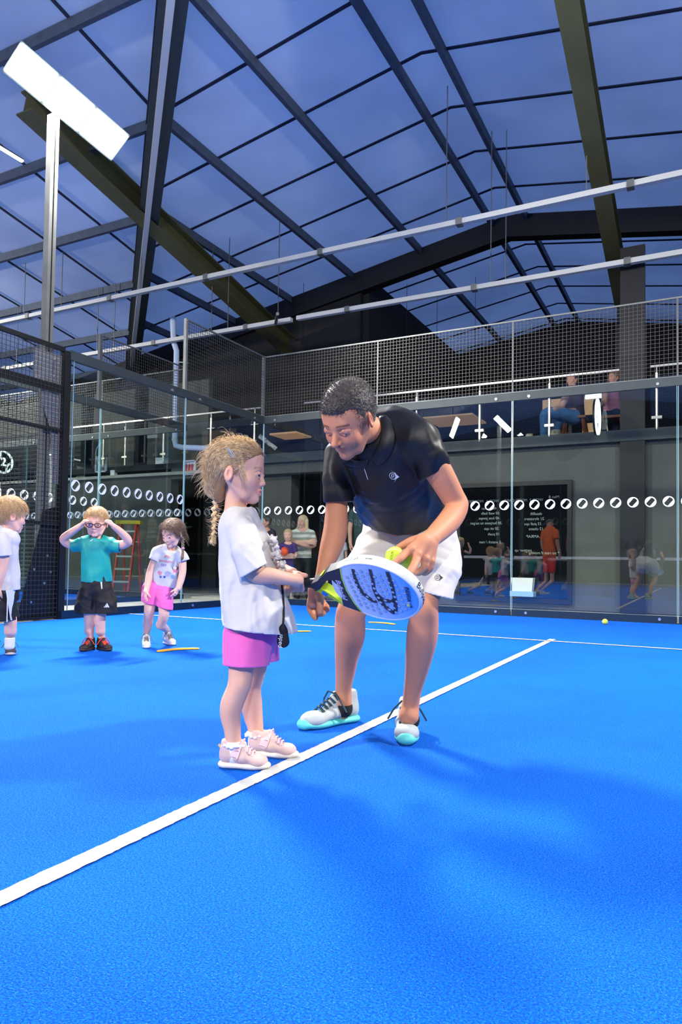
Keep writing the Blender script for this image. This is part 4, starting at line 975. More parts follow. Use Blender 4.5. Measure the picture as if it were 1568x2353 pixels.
    mb = MB()
    for k in range(9): s0 = -.25 - .009 * k; mb.tube([rk(s0 - .002, 0), rk(s0 + .002, 0)], .0172, 12)
    q = mb.build('overgrip_ridge', GR, smooth=True); fix(q, grip)
    mb = MB(); mb.tube([rk(-.236, 0), rk(-.243, 0)], .0195, 14); q = mb.build('collar_ring', mat('rubber_ring', lin((40, 42, 44)), .4)); fix(q, grip)
    # lime line next to the throat, dark bands of the graphic
    z0 = T * 1.0
    def band(pts, w, m, name, off=.0006):
        mb = MB(); pts = [np.array(p, float) for p in pts]; n = len(pts); L_, R_ = [], []
        for i, p in enumerate(pts):
            t_ = unit(np.append(pts[min(i + 1, n - 1)] - pts[max(i - 1, 0)], 0))[:2]; q = np.array([-t_[1], t_[0]]); ww = w[i] if hasattr(w, '__len__') else w; L_.append(p + q * ww / 2); R_.append(p - q * ww / 2)
        b = len(mb.v); mb.v = [tuple(rk(p[0], p[1], z0 + off)) for p in L_] + [tuple(rk(p[0], p[1], z0 + off)) for p in R_]
        for i in range(n - 1): mb.f.append((i, i + 1, n + i + 1, n + i))
        q = mb.build(name, m); fix(q, face); return q
    band([(-.088, .105), (-.1, .06), (-.106, 0), (-.1, -.06), (-.088, -.105)], .004, LIME, 'lime_line')
    def smooth(pts, n=6):
        pts = [np.array(p, float) for p in pts]; o_ = []
        for i in range(len(pts) - 1):
            p0, p1, p2, p3 = pts[max(i - 1, 0)], pts[i], pts[i + 1], pts[min(i + 2, len(pts) - 1)]
            for j in range(n): t_ = j / n; o_.append(.5 * (2 * p1 + (p2 - p0) * t_ + (2 * p0 - 5 * p1 + 4 * p2 - p3) * t_ ** 2 + (3 * p1 - p0 - 3 * p2 + p3) * t_ ** 3))
        return o_ + [pts[-1]]
    def img2rk(x, y):
        r = FW + RT * (x - PX0) / FPX - UP * (y - PY0) / FPX; o_ = RC + RN * T - CAM; t_ = (o_ @ RN) / (r @ RN); p = CAM + r * t_ - RC; return (p @ RA, p @ RW)
    def zc(pts): return [img2rk(680 + x / 3.733, 1150 + y / 3.733) for x, y in pts]
    DK = mat('racket_dark_band', lin((22, 30, 44)), .4)
    band(smooth(zc([(490, 588), (505, 650), (530, 720), (575, 790), (625, 835), (670, 862), (690, 858)])), [.011] * 8 + [.014] * 10 + [.017] * 19, DK, 'dark_band')
    band(smooth(zc([(636, 590), (660, 680), (672, 760), (700, 820), (760, 900), (820, 950), (850, 965)])), [.011] * 8 + [.013] * 10 + [.018] * 19, DK, 'dark_band')
    band(smooth(zc([(785, 612), (808, 680), (832, 760), (850, 850), (858, 930), (850, 965)])), .0135, DK, 'dark_band')
    band(smooth(zc([(690, 800), (745, 850), (800, 862), (850, 860)])), [.018] * 19, DK, 'dark_band')
    # holes
    HM = mat('racket_hole', lin((176, 190, 196)), .6); cnt = 0; mb = MB(); md = MB()
    for i in range(-6, 8):
        for j in range(-5, 6):
            a = .0205 * i + .004; b = .0215 * (j + (.5 if i % 2 else 0))
            if (a / .118) ** 2 + (b / .098) ** 2 > 1 or a < -.088: continue
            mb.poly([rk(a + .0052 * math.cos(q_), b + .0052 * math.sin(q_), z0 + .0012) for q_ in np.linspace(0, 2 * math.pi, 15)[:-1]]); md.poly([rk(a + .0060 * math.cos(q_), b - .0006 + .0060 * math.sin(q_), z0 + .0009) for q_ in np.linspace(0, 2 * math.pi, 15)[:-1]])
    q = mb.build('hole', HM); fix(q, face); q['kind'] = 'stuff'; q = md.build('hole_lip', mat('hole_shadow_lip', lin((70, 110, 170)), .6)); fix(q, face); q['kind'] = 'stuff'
    # wordmarks
    def word(txt, size, x, y, xdir, m, shear=0, nrm=RN, name='wordmark', off=.0012, on=None, ydir=None):
        v, f = text_mesh(txt, size, .0004, shear); o_ = (rk(*img2rk(x, y), z0 + off) if on is None else on); X = unit(xdir); Y = unit(np.cross(nrm, X)) if ydir is None else ydir
        mb = MB(); mb.v = [tuple(p) for p in place_local(v, o_, X, Y)]; mb.f = f; q = mb.build(name, m); fix(q, face)
    WM = mat('mark_pale', lin((190, 200, 235)), .5); DM = mat('mark_dark', lin((20, 30, 60)), .5)
    pa, pb = rk(*img2rk(775, 1332)), rk(*img2rk(793, 1378)); word('Bullpadel', .026, 784.5, 1355, pb - pa, WM, .2)
    pa, pb = rk(*img2rk(934, 1352)), rk(*img2rk(940, 1382)); word('INDIGA', .020, 938, 1365, pb - pa, DM, .1)
    pa, pb = rk(*img2rk(943, 1386)), rk(*img2rk(944, 1398)); word('CTR', .010, 945, 1392, pb - pa, DM); word('||||', .012, 940, 1391, pb - pa, LIME)
    # words on the rim: top and right end
    def rimword(txt, size, th, m, rev=False):
        a, b = .150 * math.cos(th), .131 * math.sin(th); nr = unit(np.array([math.cos(th) / .15, math.sin(th) / .131])); N3 = RA * nr[0] + RW * nr[1]; tg = unit(np.cross(RN, N3)); tg = tg if tg @ RA > 0 else -tg
        if rev: tg = tg if tg @ UP < 0 else -tg
        v, f = text_mesh(txt, size, .0003, .0); R0 = .142; th2 = v[:, 0] / R0
        P3 = []
        sg = 1 if (RA * -math.sin(th) + RW * math.cos(th)) @ tg > 0 else -1
        for (x, y, z_) in v:
            t2 = th + sg * x / R0; n2 = unit(np.array([math.cos(t2) / .15, math.sin(t2) / .131])); n3 = RA * n2[0] + RW * n2[1]
            P3.append(tuple(rk(.150 * math.cos(t2) + n2[0] * .0054, .131 * math.sin(t2) + n2[1] * .0054) + RN * (y * (1 if np.cross(tg, RN) @ n3 * 1 < 0 else -1)) * (-1) + n3 * z_))
        mb = MB(); mb.v = P3; mb.f = f; q = mb.build('rim_wordmark', m); fix(q, face)
    rimword('INDIGA', .019, 1.92, mat('mark_grey', lin((60, 66, 70)), .5)); rimword('Bullpadel', .030, -.12, DM, True); rimword('power', .008, 1.45, mat('mark_grey', lin((60, 66, 70)), .5))
    return root, face
racket, racket_face = build_racket()

# ================================================================ girl with the racket
GSK = (232, 178, 150)
def hair_material(name, c1, c2, rough=.45, scale=90):
    m = bpy.data.materials.new(name); m.use_nodes = True; nt = m.node_tree; b = nt.nodes['Principled BSDF']; b.inputs['Roughness'].default_value = rough; b.inputs['Sheen Weight'].default_value = .3
    tc = nt.nodes.new('ShaderNodeTexCoord'); n = nt.nodes.new('ShaderNodeTexNoise'); n.inputs['Scale'].default_value = scale; n.inputs['Detail'].default_value = 4; nt.links.new(tc.outputs['Object'], n.inputs['Vector'])
    r = nt.nodes.new('ShaderNodeValToRGB'); nt.links.new(n.outputs['Fac'], r.inputs[0]); e = r.color_ramp.elements; e[0].position = .35; e[0].color = (*lin(c1), 1); e[1].position = .65; e[1].color = (*lin(c2), 1); nt.links.new(r.outputs[0], b.inputs['Base Color'])
    bp = nt.nodes.new('ShaderNodeBump'); bp.inputs['Strength'].default_value = .6; bp.inputs['Distance'].default_value = .004; nt.links.new(n.outputs['Fac'], bp.inputs['Height']); nt.links.new(bp.outputs[0], b.inputs['Normal']); return m
BLONDE = hair_material('blonde_hair', (190, 150, 98), (246, 220, 172))
def scalp_strand(c, R, H, p0, p1, n=9, lift=.01, cen=(-.07, 0, .13), rad=(.395, .355, .385), wob=.012, tail=0):
    """path over the head from p0 to p1 (local units) hugging an ellipsoid"""
    cen = np.array(cen); rad = np.array(rad); a = (np.array(p0) - cen) / rad; b = (np.array(p1) - cen) / rad; la, lb = np.linalg.norm(a), np.linalg.norm(b); a, b = a / la, b / lb; la = min(la, 1.0); om = math.acos(np.clip(a @ b, -1, 1)); ph = RNG.uniform(0, 6.28, 3); out = []
    for i in range(n):
        t = i / (n - 1); q = (math.sin((1 - t) * om) * a + math.sin(t * om) * b) / max(math.sin(om), 1e-4); q = q * ((1 - t) * max(la, 1) + t ** 4 * max(lb, 1) + (t - t ** 4) * 1.0 + lift * math.sin(math.pi * t)); q = q * rad + cen; q = q + wob * np.sin(ph + t * 5) * math.sin(math.pi * t); out.append(c + R @ (q * H))
    return out
girl_parts = {}
def build_girl():
    root = empty('person', (*P(560, 1765, 2.4)[:2], 0), 'young girl with blonde plait, white T-shirt and pink shorts gripping the racket', 'person')
    f = cv((.985, -.06, -.15)); R = frame3(f, (0, 0, 1)); fx = unit(np.array([f[0], f[1], 0])); hc = P(549, 1084, 2.40); H = 150 * 2.4 / FPX
    W0 = lambda x, y, z: hc + R @ (np.array([x, y, z]) * H)
    S = SDF(); head_sdf(S, hc, R, H, True)
    S.ell(W0(-.06, -.372, -.09), np.array([.072, .03, .105]) * H, R @ np.array(Matrix.Rotation(-.45, 3, 'Z')), .02 * H); S.ell(W0(-.035, -.402, -.08), np.array([.040, .020, .066]) * H, R @ np.array(Matrix.Rotation(-.45, 3, 'Z')), .012 * H, 's')
    pchain(S, [(543, 1130, 2.40, 24), (541, 1170, 2.40, 25), (546, 1205, 2.40, 34)], .02)
    pchain(S, [(548, 1225, 2.40, 50), (568, 1300, 2.40, 54), (578, 1400, 2.40, 56), (580, 1460, 2.40, 54)], .03, (fx, .8))
    pchain(S, [(553, 1222, 2.33, 26), (568, 1290, 2.29, 22), (590, 1320, 2.28, 20.5), (625, 1323.5, 2.29, 18.5), (660, 1330, 2.315, 15), (684, 1333, 2.345, 13)], .012)
    pchain(S, [(566, 1222, 2.47, 26), (592, 1280, 2.53, 21), (612, 1298, 2.54, 19), (645, 1308, 2.51, 16), (672, 1318, 2.46, 13)], .012)
    # near hand wrapped on the grip
    TC = -FW; D = -UP
    g = lambda s_, c_=0, d_=0: rk(s_, 0) + TC * c_ + D * d_
    S.cap(P(684, 1333, 2.345), g(-.318, .018, .0), .0175, .0185, .012); S.ell(g(-.310, .018, .004), (.026, .019, .029), None, .012)
    for i in range(4):
        s_ = -.292 - .0155 * i; r = .0088 - .0006 * (i == 3)
        a = g(s_ - .004, .022, -.006 + .003 * i); b = g(s_, .018, .019); c = g(s_ + .002, -.004, .0255); d = g(s_ + .003, -.020, .012)
        S.chain([a, b, c, d], [r * 1.05, r, r * .95, r * .85], .004)
    S.chain([g(-.325, .014, -.016), g(-.300, .008, -.024), g(-.276, .002, -.0235)], [.0115, .0098, .008], .008)
    # far hand behind it
    S.cap(P(672, 1318, 2.46), g(-.345, -.020, -.004), .016, .018, .012); S.ell(g(-.342, -.022, .004), (.026, .018, .028), None, .012)
    for i in range(4):
        s_ = -.33 - .014 * i; a = g(s_, -.024, .004); b = g(s_, -.012, .026); c = g(s_ - .002, .008, .030); d = g(s_ - .004, .020, .022); S.chain([a, b, c, d], [.0085, .008, .0078, .007], .004)
    S.chain([g(-.345, -.010, -.020), g(-.322, .0, -.028), g(-.305, .006, -.03)], [.010, .009, .0075], .008)
    # legs
    pchain(S, [(562, 1440, 2.35, 42), (556, 1500, 2.34, 33), (554, 1545, 2.335, 28.5), (548, 1580, 2.33, 26), (533, 1618, 2.335, 26), (530, 1645, 2.34, 23.5), (534, 1675, 2.34, 19.5), (537, 1712, 2.34, 17.5), (540, 1738, 2.34, 17)], .015)
    pchain(S, [(590, 1440, 2.46, 40), (588, 1500, 2.47, 32), (585, 1540, 2.47, 26.5), (578, 1580, 2.475, 22.5), (578, 1615, 2.49, 24.5), (582, 1645, 2.50, 22), (587, 1670, 2.50, 18.5), (590, 1700, 2.50, 16.5), (592, 1715, 2.50, 16)], .015)
    S.ell(P(556, 1572, 2.315), (.020, .020, .024), None, .02)
    nh = g(-.315, 0, 0); body = sdf_object('body', S, .0042, SKIN('skin_girl', GSK), root, boxes=(hbox(hc + (0, 0, -.01), .135, .0019), hbox(nh, .068, .0018)), colfn=head_color(hc, R, H, GSK, (214, 120, 112), (170, 126, 92)))
    eyes(hc, R, H, root, (70, 86, 104), (0, -.05))
    # hair
    def W(x, y, z): return hc + R @ (np.array([x, y, z]) * H)
    h = SDF(); E = lambda p, r, k=.03, op='u': h.ell(W(*p), np.array(r) * H, R, k * H, op)
    E((-.08, 0, .135), (.39, .355, .39)); E((-.25, 0, -.04), (.19, .26, .36), .1); E((-.29, 0, -.27), (.12, .15, .22), .1)
    E((.10, 0, .20), (.285, .315, .285), .06)
    E((.475, 0, -.06), (.36, .5, .355), .04, 's'); E((.12, 0, -.36), (.30, .6, .33), .05, 's'); E((-.05, -.37, -.10), (.09, .14, .13), .03, 's'); E((-.05, .37, -.10), (.09, .14, .13), .03, 's')
    h.disp = lambda x, y, z: .0007 * np.sin(x * 260 + y * 190 + np.sin(z * 60)) * np.sin(z * 150 + x * 90); h.dispb = .004
    hair = sdf_object('hair', h, .0026, mat('blonde_hair_base', lin((158, 120, 74)), .6), root)
    fur(hair, hc, R, 6500, .20 * H, .0008, BLONDE, (-1, 0, -.35), .18, 9)
    gather = (-.37, 0, -.42); L = []
    for i in range(2300):
        sgn = RNG.choice((-1, 1)); u = RNG.uniform(0, 1)
        if u < .65: z = RNG.uniform(.02, .42); p0 = (.06 + .30 * max(0, (z - .03) / .39) ** 1.4 + RNG.uniform(-.06, .02) - RNG.uniform(0, .25) * (u < .3), sgn * (.365 * math.sqrt(max(.05, 1 - ((z - .13) / .41) ** 2))), z)
        elif u < .8: p0 = (RNG.uniform(-.1, .27), sgn * RNG.uniform(0, .2), .50)
        else: p0 = (.42, sgn * RNG.uniform(0, .24), .30 + RNG.uniform(-.03, .05))
        p1 = (gather[0] + RNG.uniform(-.08, .08), RNG.uniform(-.10, .10) + sgn * .05, gather[2] + RNG.uniform(-.02, .30))
        ss = scalp_strand(hc, R, H, p0, p1, 12, RNG.uniform(.0, .03), wob=.003, rad=(.395, .355, .385) if u < .65 else (.475, .36, .40)); lq = (np.array(ss) - hc) @ R / H
        if np.any((np.abs(lq[:, 0] + .04) < .085) & (np.abs(lq[:, 2] + .09) < .125) & (np.abs(lq[:, 1]) > .25)): continue
        if np.any((lq[:, 2] < -.13) & (lq[:, 0] > -.13)) or np.any((lq[:, 0] > .16) & (lq[:, 2] < .18)): continue
        L.append(ss)
    for i in range(260):   # flyaways at the back and on top, lit from behind
        an = RNG.uniform(1.5, 3.9) if i % 6 else RNG.uniform(.7, 1.5); rr = RNG.uniform(.40, .46); yy = RNG.uniform(-.2, .2)
        b = np.array([-.08 + rr * math.cos(an), yy, .12 + .40 * math.sin(an) * (1 if an < 3.1 else 1.4)]); dr = unit(np.array([math.cos(an) * .8 - .35, RNG.uniform(-.4, .4), .15 * math.sin(an) - (.35 if an > 2 else -.05)])); ln = RNG.uniform(.05, .22) * (1 if i % 6 else .45); cu = RNG.normal(size=3) * .03; n = 7
        L.append([W(*(b + dr * ln * t + cu * math.sin(3.1 * t) + np.array([0, 0, -.12 * t * t * (an > 1.8)]))) for t in np.linspace(0, 1, n)])
    for i in range(26):    # loose lock in front of the ear
        y0 = -.345 + RNG.uniform(-.02, .01); x0 = RNG.uniform(.05, .16); L.append([W(x0 - .06 + .10 * math.sin(1.9 * t) + .10 * t * t * RNG.uniform(.2, 1.2), y0 + .03 - .05 * math.sin(2.6 * t), .30 - .56 * t) for t in np.linspace(0, 1, 9)])
    q = strands('loose_strands', L, .0009, BLONDE, None); fix(q, hair)
    # plait
    bp = [(497, 1150), (494, 1165), (491, 1180), (492, 1195), (491, 1210), (490, 1224), (489, 1236)]; b = SDF(); k = 0
    for i in range(len(bp) - 1):
        for t in (0, .5):
            x = bp[i][0] * (1 - t) + bp[i + 1][0] * t; y = bp[i][1] * (1 - t) + bp[i + 1][1] * t; w = 6.5 - 3.2 * (i + t) / 6; s = 1 if k % 2 else -1; k += 1
            b.cap(P(x - s * w * .5, y - 3, 2.42), P(x + s * w * .35, y + 5, 2.415 + .004 * s), w * .75 * 2.42 / FPX, w * .6 * 2.42 / FPX, .0015)
    b.chain([P(489, 1234, 2.42), P(487, 1243, 2.42), P(483, 1249, 2.42)], [.0035, .005, .002], .003)
    q = sdf_object('plait', b, .0012, BLONDE, None, it=1); fix(q, hair)
    L = []
    for i in range(70):
        x, y = 489 + RNG.uniform(-2, 2), 1230 + RNG.uniform(-3, 12); a = RNG.uniform(2.2, 5.2); L.append([P(x + 14 * t * math.cos(a + 2.2 * t) - 6 * t * t, y + 12 * t * abs(math.sin(a + 2 * t)) + 4 * t, 2.42 + RNG.uniform(-.004, .004)) for t in np.linspace(0, 1, 7)])
    for i in range(130):
        t0 = RNG.uniform(0, 1) ** .8; x = 496 - 6 * t0 + RNG.uniform(-4, 4); y = 1140 + 95 * t0; a = RNG.uniform(-.6, .6) + (0 if RNG.uniform() < .55 else math.pi); ln = RNG.uniform(8, 34) * (1 - .55 * t0); L.append([P(x + ln * t * math.cos(a), y + ln * t * math.sin(a) * .5 + 6 * math.sin(2.5 * t), 2.42 + .02 * t * RNG.uniform(-1, 1)) for t in np.linspace(0, 1, 6)])
    q = strands('plait_wisps', L, .0006, BLONDE, None); fix(q, hair)
    CL = mat('hair_clip_silver', lin((190, 200, 198)), .3, .6); dcl = 2.40 - .385 * H
    q = MB().tube([P(522, 1029, dcl - .002), P(524, 1037, dcl - .003), P(533, 1051, dcl - .005), P(540, 1051, dcl - .005), P(541, 1046, dcl - .005), P(532, 1036, dcl - .003), P(522, 1029, dcl - .002)], .0015, 6).tube([P(526, 1034, dcl - .004), P(537, 1049, dcl - .006)], .0015, 6).build('hair_clip', CL, smooth=True); fix(q, hair)
    # T-shirt
    t = SDF(); fl = (fx, .76)
    pchain(t, [(552, 1218, 2.40, 64), (563, 1262, 2.40, 76), (571, 1320, 2.40, 83), (583, 1390, 2.40, 96), (598, 1450, 2.40, 106), (606, 1510, 2.40, 112)], .02, fl)
    pchain(t, [(553, 1208, 2.32, 27), (546, 1196, 2.40, 30), (560, 1208, 2.48, 27)], .02)
    sleeve(t, [(554, 1222, 2.32, 30), (566, 1262, 2.275, 34), (583, 1312, 2.26, 36), (594, 1345, 2.255, 37)], P(583, 1312, 2.26), RT * .49 - UP * .87, disp=folds(3, .003, 30))
    sleeve(t, [(566, 1222, 2.49, 29), (586, 1262, 2.54, 32), (606, 1296, 2.56, 32), (615, 1315, 2.56, 32)], P(604, 1290, 2.56), RT * .6 - UP * .8); t.subk = .018
    t.ell(P(549, 1166, 2.40), (.046, .046, .034), None, .008, 's')
    t.cap(P(598, 1235, 2.245), P(612, 1290, 2.235), .004, .006, .02, None, 's')
    for a_, b_, r_, o_ in (((575, 1190, 2.33), (600, 1250, 2.30), .004, 'u'), ((560, 1330, 2.30), (556, 1430, 2.29), .006, 'u'), ((600, 1340, 2.29), (612, 1440, 2.27), .008, 'u'), ((636, 1350, 2.33), (650, 1430, 2.31), .008, 'u')): t.cap(P(*a_), P(*b_), r_, r_ * 1.5, .02, None, o_)
    t.disp = folds(5, .0045, 26, (1, 1, .35)); t.dispb = .008; t.shell = .0075
    t.cut(P(600, 1446, 2.38), (fx[0] * -.10, fx[1] * -.10, -1), .30)
    TS = mat('white_cotton', lin((214, 208, 200)), .9, 0, .08, 400, sheen=.2)
    shirt = sdf_object('tshirt', t, .0034, TS, root, it=2)
    rf = SDF()
    for i in range(70):
        u = RNG.uniform(0, 1); x = 626 + 22 * u + 3 * math.sin(9 * u) + RNG.uniform(-8, 5); y = 1232 + 82 * u; dd = 2.36 + RNG.uniform(-.04, .02); a = RNG.uniform(0, 6.28); l_ = RNG.uniform(4, 9)
        rf.cap(P(x, y, dd), P(x + l_ * math.cos(a), y + l_ * math.sin(a), dd + RNG.uniform(-.010, .010)), .0068, .0055, .002, (unit(RNG.normal(size=3)), .22))
    q = sdf_object('ruffle', rf, .0016, TS, None, it=1); fix(q, shirt)
    # shorts
    s = SDF(); pchain(s, [(577, 1415, 2.40, 62), (578, 1462, 2.40, 68)], .02, (fx, .9)); pchain(s, [(562, 1462, 2.355, 50), (563, 1500, 2.345, 52), (567, 1560, 2.34, 56)], .02); pchain(s, [(594, 1462, 2.45, 44), (601, 1500, 2.46, 43), (606, 1550, 2.465, 43)], .015)
    s.disp = folds(9, .004, 24, (1, 1, .25)); s.dispb = .006; s.shell = .008; s.cut(P(570, 1526, 2.36), (0, 0, -1), .22); s.cut(P(578, 1425, 2.4), (0, 0, 1), .1)
    sho = sdf_object('shorts', s, .0034, mat('pink_cotton', lin((238, 104, 180)), .85, 0, .08, 400, sheen=.2), root)
    girl_parts.update(shirt=shirt, shorts=sho)
    # socks and shoes
    SO = mat('white_sock', lin((240, 240, 238)), .9, 0, .4, 300)
    for (x, y, d), nm in (((537, 1705, 2.34), 0), ((590, 1682, 2.50), 1)):
        k = SDF(); k.cap(P(x, y - 2, d), P(x + 2, y + 30, d), 20.5 * d / FPX, 22 * d / FPX, .01)
        for j in range(16): a = j * math.pi / 8; k.ell(P(x + 1, y + 6 + 2 * math.sin(j * 2.1), d) + np.array([math.cos(a), math.sin(a), 0]) * 25 * d / FPX, np.array([.0065, .0065, .005]), None, .004)
        k.cut(P(x, y - 3, d), (0, 0, 1), .04); sdf_object('sock', k, .002, SO, root, it=1)
    PK = mat('pale_pink_mesh', lin((216, 184, 174)), .75, 0, .2, 500, var=.06, vscale=40); CR = mat('cream_sole', lin((236, 228, 212)), .6); LV = mat('lilac_strap', lin((220, 204, 216)), .6)
    for hl, tl in (((507, 1762), (616, 1768)), ((574, 1735), (682, 1742))):
        a = onplane(*hl, 2, 0); b = onplane(*tl, 2, 0)
        sh = shoe(root, a, b, .072, .068, PK, CR, .8, mat('pink_lace', lin((240, 200, 200)), .7), straps=1, tab=mat('tan_tab', lin((200, 176, 130)), .8))
build_girl()
# ================================================================ the coach
MSK = (212, 142, 104)
DARKH = hair_material('dark_curly_hair', (16, 12, 10), (78, 62, 50), .4, 260)
def project(txt_v, o, X, Y, bvh, away, off=.0012):
    """lay a flat pattern on a surface along the view-independent direction 'away'"""
    out = []
    for v in txt_v:
        p = o + X * v[0] + Y * v[1]; h_ = bvh.ray_cast(Vector(p - away * .25), Vector(away)); q = np.array(h_[0]) if h_[0] is not None else p; out.append(tuple(q - away * (off + v[2] * .5)))
    return out
def bvh_of(o):
    bpy.context.view_layer.update(); mw = o.matrix_world; return BVHTree.FromPolygons([tuple(mw @ v.co) for v in o.data.vertices], [tuple(p.vertices) for p in o.data.polygons])
def badge(target, parts, centre, X, Y, m, name):
    """parts: list of (verts2d, faces) laid on target"""
    b = bvh_of(target); away = unit(np.cross(Y, X)); V = []; Fc = []
    for v, f in parts: n = len(V); V += project(v, centre, X, Y, b, away); Fc += [tuple(n + i for i in q) for q in f]
    mb = MB(); mb.v = V; mb.f = Fc; q = mb.build(name, m); fix(q, target); return q
def ring2d(r0, r1, n=28, a0=0, a1=2 * math.pi):
    v = []; f = []
    for i in range(n + 1): a = a0 + (a1 - a0) * i / n; v += [(r0 * math.cos(a), r0 * math.sin(a), 0), (r1 * math.cos(a), r1 * math.sin(a), 0)]
    for i in range(n): f.append((2 * i, 2 * i + 1, 2 * i + 3, 2 * i + 2))
    return v, f
def flying_d(k):
    tv, tf = text_mesh('D', k * .62, 0, .15, bold=k * .012)
    return [ring2d(k * .40, k * .47), (tv.tolist(), tf), ([(k * .2, k * .55, 0), (k * .95, -.02 * k, 0), (k * .2, -k * .55, 0), (k * .42, -k * .25, 0), (k * .52, 0, 0), (k * .42, k * .25, 0)], [(0, 5, 1), (5, 4, 1), (4, 3, 1), (3, 2, 1)]),
            ([(-k * .25, k * .78, 0), (k * .5, k * .42, 0), (k * .5, k * .36, 0)], [(0, 2, 1)]), ([(k * .5, -k * .36, 0), (k * .5, -k * .42, 0), (k * .05, -k * .95, 0)], [(0, 2, 1)])]
def build_coach():
    root = empty('person', (*P(880, 1690, 2.85)[:2], 0), 'man in black polo and cream shorts bending down towards the girl with a ball', 'person')
    f = unit(cv((-.52, -.60, -.62))); upv = unit(cv((-.24, .80, -.50))); upv = unit(upv - f * (upv @ f)); R = frame3(f, upv); H = .240; hc = P(801, 966, 2.40)
    S = SDF(); head_sdf(S, hc, R, H, False, True)
    pchain(S, [(830, 985, 2.45, 36), (858, 992, 2.50, 34), (884, 1015, 2.57, 42)], .02)
    bodyf = unit(cv((-.45, -.25, -.85)))
    pchain(S, [(880, 1045, 2.58, 74), (900, 1110, 2.69, 80), (925, 1190, 2.86, 80), (932, 1235, 2.94, 84)], .04, (bodyf, .72))
    # left arm (right in the photo), reaching to the racket
    pchain(S, [(966, 1022, 2.46, 32), (1003, 1075, 2.46, 32), (1040, 1140, 2.50, 27), (1051, 1163, 2.50, 25.5), (1034, 1195, 2.46, 27), (1008, 1222, 2.39, 24), (988, 1240, 2.33, 20)], .012)
    S.ell(P(1066, 1160, 2.53), (.016, .016, .02), None, .02)
    # right arm hanging
    pchain(S, [(790, 1050, 2.65, 31), (778, 1120, 2.645, 25), (774, 1160, 2.63, 25), (773, 1190, 2.615, 26.5), (770, 1225, 2.59, 28), (760, 1262, 2.56, 25.5), (746, 1305, 2.53, 18), (736, 1342, 2.51, 14.5)], .012)
    # left hand: fingers over the rim of the racket, ball held in the palm
    X = lambda x, y, d: P(x, y, d)
    sc = lambda r, d=2.30: r * d / FPX
    S.cap(X(988, 1240, 2.33), X(970, 1250, 2.30), sc(19), sc(21), .014)
    for a, b, r1, r2 in (((975, 1243, 2.30), (946, 1262, 2.27), 17, 11.5), ((978, 1248, 2.30), (960, 1274, 2.265), 17, 11.5), ((986, 1252, 2.31), (978, 1286, 2.28), 16, 11), ((992, 1256, 2.32), (990, 1292, 2.30), 14, 10)): S.cap(X(*a), X(*b), sc(r1), sc(r2), .010)
    fing = [[(946, 1262, 2.27, 10.2), (930, 1274, 2.255, 9.2), (915, 1288, 2.235, 8.6), (902, 1301, 2.265, 7.5)],
            [(960, 1274, 2.265, 10.2), (956, 1290, 2.245, 9.6), (947, 1308, 2.215, 9.0), (936, 1325, 2.195, 8.4), (926, 1337, 2.190, 7.0)],
            [(978, 1286, 2.28, 10), (976, 1303, 2.275, 9), (962, 1315, 2.30, 8.5), (950, 1308, 2.33, 8)],
            [(990, 1292, 2.30, 9), (988, 1306, 2.30, 8.3), (976, 1316, 2.325, 7.6), (966, 1310, 2.345, 7)],
            [(975, 1240, 2.33, 14), (950, 1243, 2.35, 11.5), (932, 1250, 2.365, 9.6), (917, 1258, 2.375, 8.2)]]
    for q in fing: S.chain([X(*p[:3]) for p in q], [sc(p[3]) for p in q], .005)
    for x, y, d in ((947, 1262, 2.262), (961, 1273, 2.257), (980, 1284, 2.272), (992, 1289, 2.295)): S.ell(X(x, y, d), (.010, .010, .009), None, .008)
    # right hand hanging loosely, thumb down in front
    S.cap(X(736, 1342, 2.51), X(730, 1356, 2.50), sc(15, 2.5), sc(20, 2.5), .012); S.cap(X(729, 1356, 2.50), X(722, 1382, 2.505), sc(20, 2.5), sc(15, 2.5), .012); S.cap(X(722, 1358, 2.52), X(716, 1388, 2.53), sc(12, 2.5), sc(10, 2.5), .012)
    rf = [[(716, 1380, 2.525, 9.5), (713, 1394, 2.53, 8.5), (718, 1409, 2.52, 7.6), (725, 1420, 2.51, 6.4)], [(724, 1385, 2.53, 9), (727, 1402, 2.53, 8.2), (735, 1410, 2.515, 7.6), (743, 1409, 2.50, 6.6)],
          [(732, 1382, 2.54, 9), (742, 1396, 2.545, 8), (750, 1401, 2.53, 7.4), (752, 1398, 2.515, 6.6)], [(736, 1376, 2.55, 8), (745, 1388, 2.56, 7.2), (751, 1394, 2.55, 6.4)],
          [(734, 1362, 2.48, 12), (736, 1380, 2.465, 8.8), (736, 1396, 2.46, 7.6), (735.5, 1406, 2.46, 6.4)]]
    for q in rf: S.chain([X(*p[:3]) for p in q], [sc(p[3], 2.5) for p in q], .005)
    # legs
    pchain(S, [(890, 1250, 2.92, 52), (850, 1320, 2.84, 48), (815, 1390, 2.77, 36), (806, 1412, 2.77, 34), (805, 1432, 2.79, 35), (804, 1462, 2.82, 34.5), (798, 1503, 2.87, 28), (794, 1541, 2.92, 23), (790, 1578, 2.97, 19), (790, 1610, 2.99, 19), (785, 1632, 3.0, 22)], .018)
    pchain(S, [(970, 1245, 2.84, 56), (978, 1310, 2.72, 52), (976, 1368, 2.62, 36), (975, 1398, 2.60, 32.5), (974, 1425, 2.62, 34), (971, 1462, 2.645, 35), (964, 1505, 2.68, 31), (957, 1545, 2.71, 25.5), (949, 1585, 2.735, 20.5), (944, 1620, 2.75, 20), (940, 1645, 2.74, 23)], .018)
    for x, y, d in ((800, 1410, 2.72), (972, 1395, 2.55)): S.ell(P(x, y, d + .03), (.032, .03, .036), None, .02)
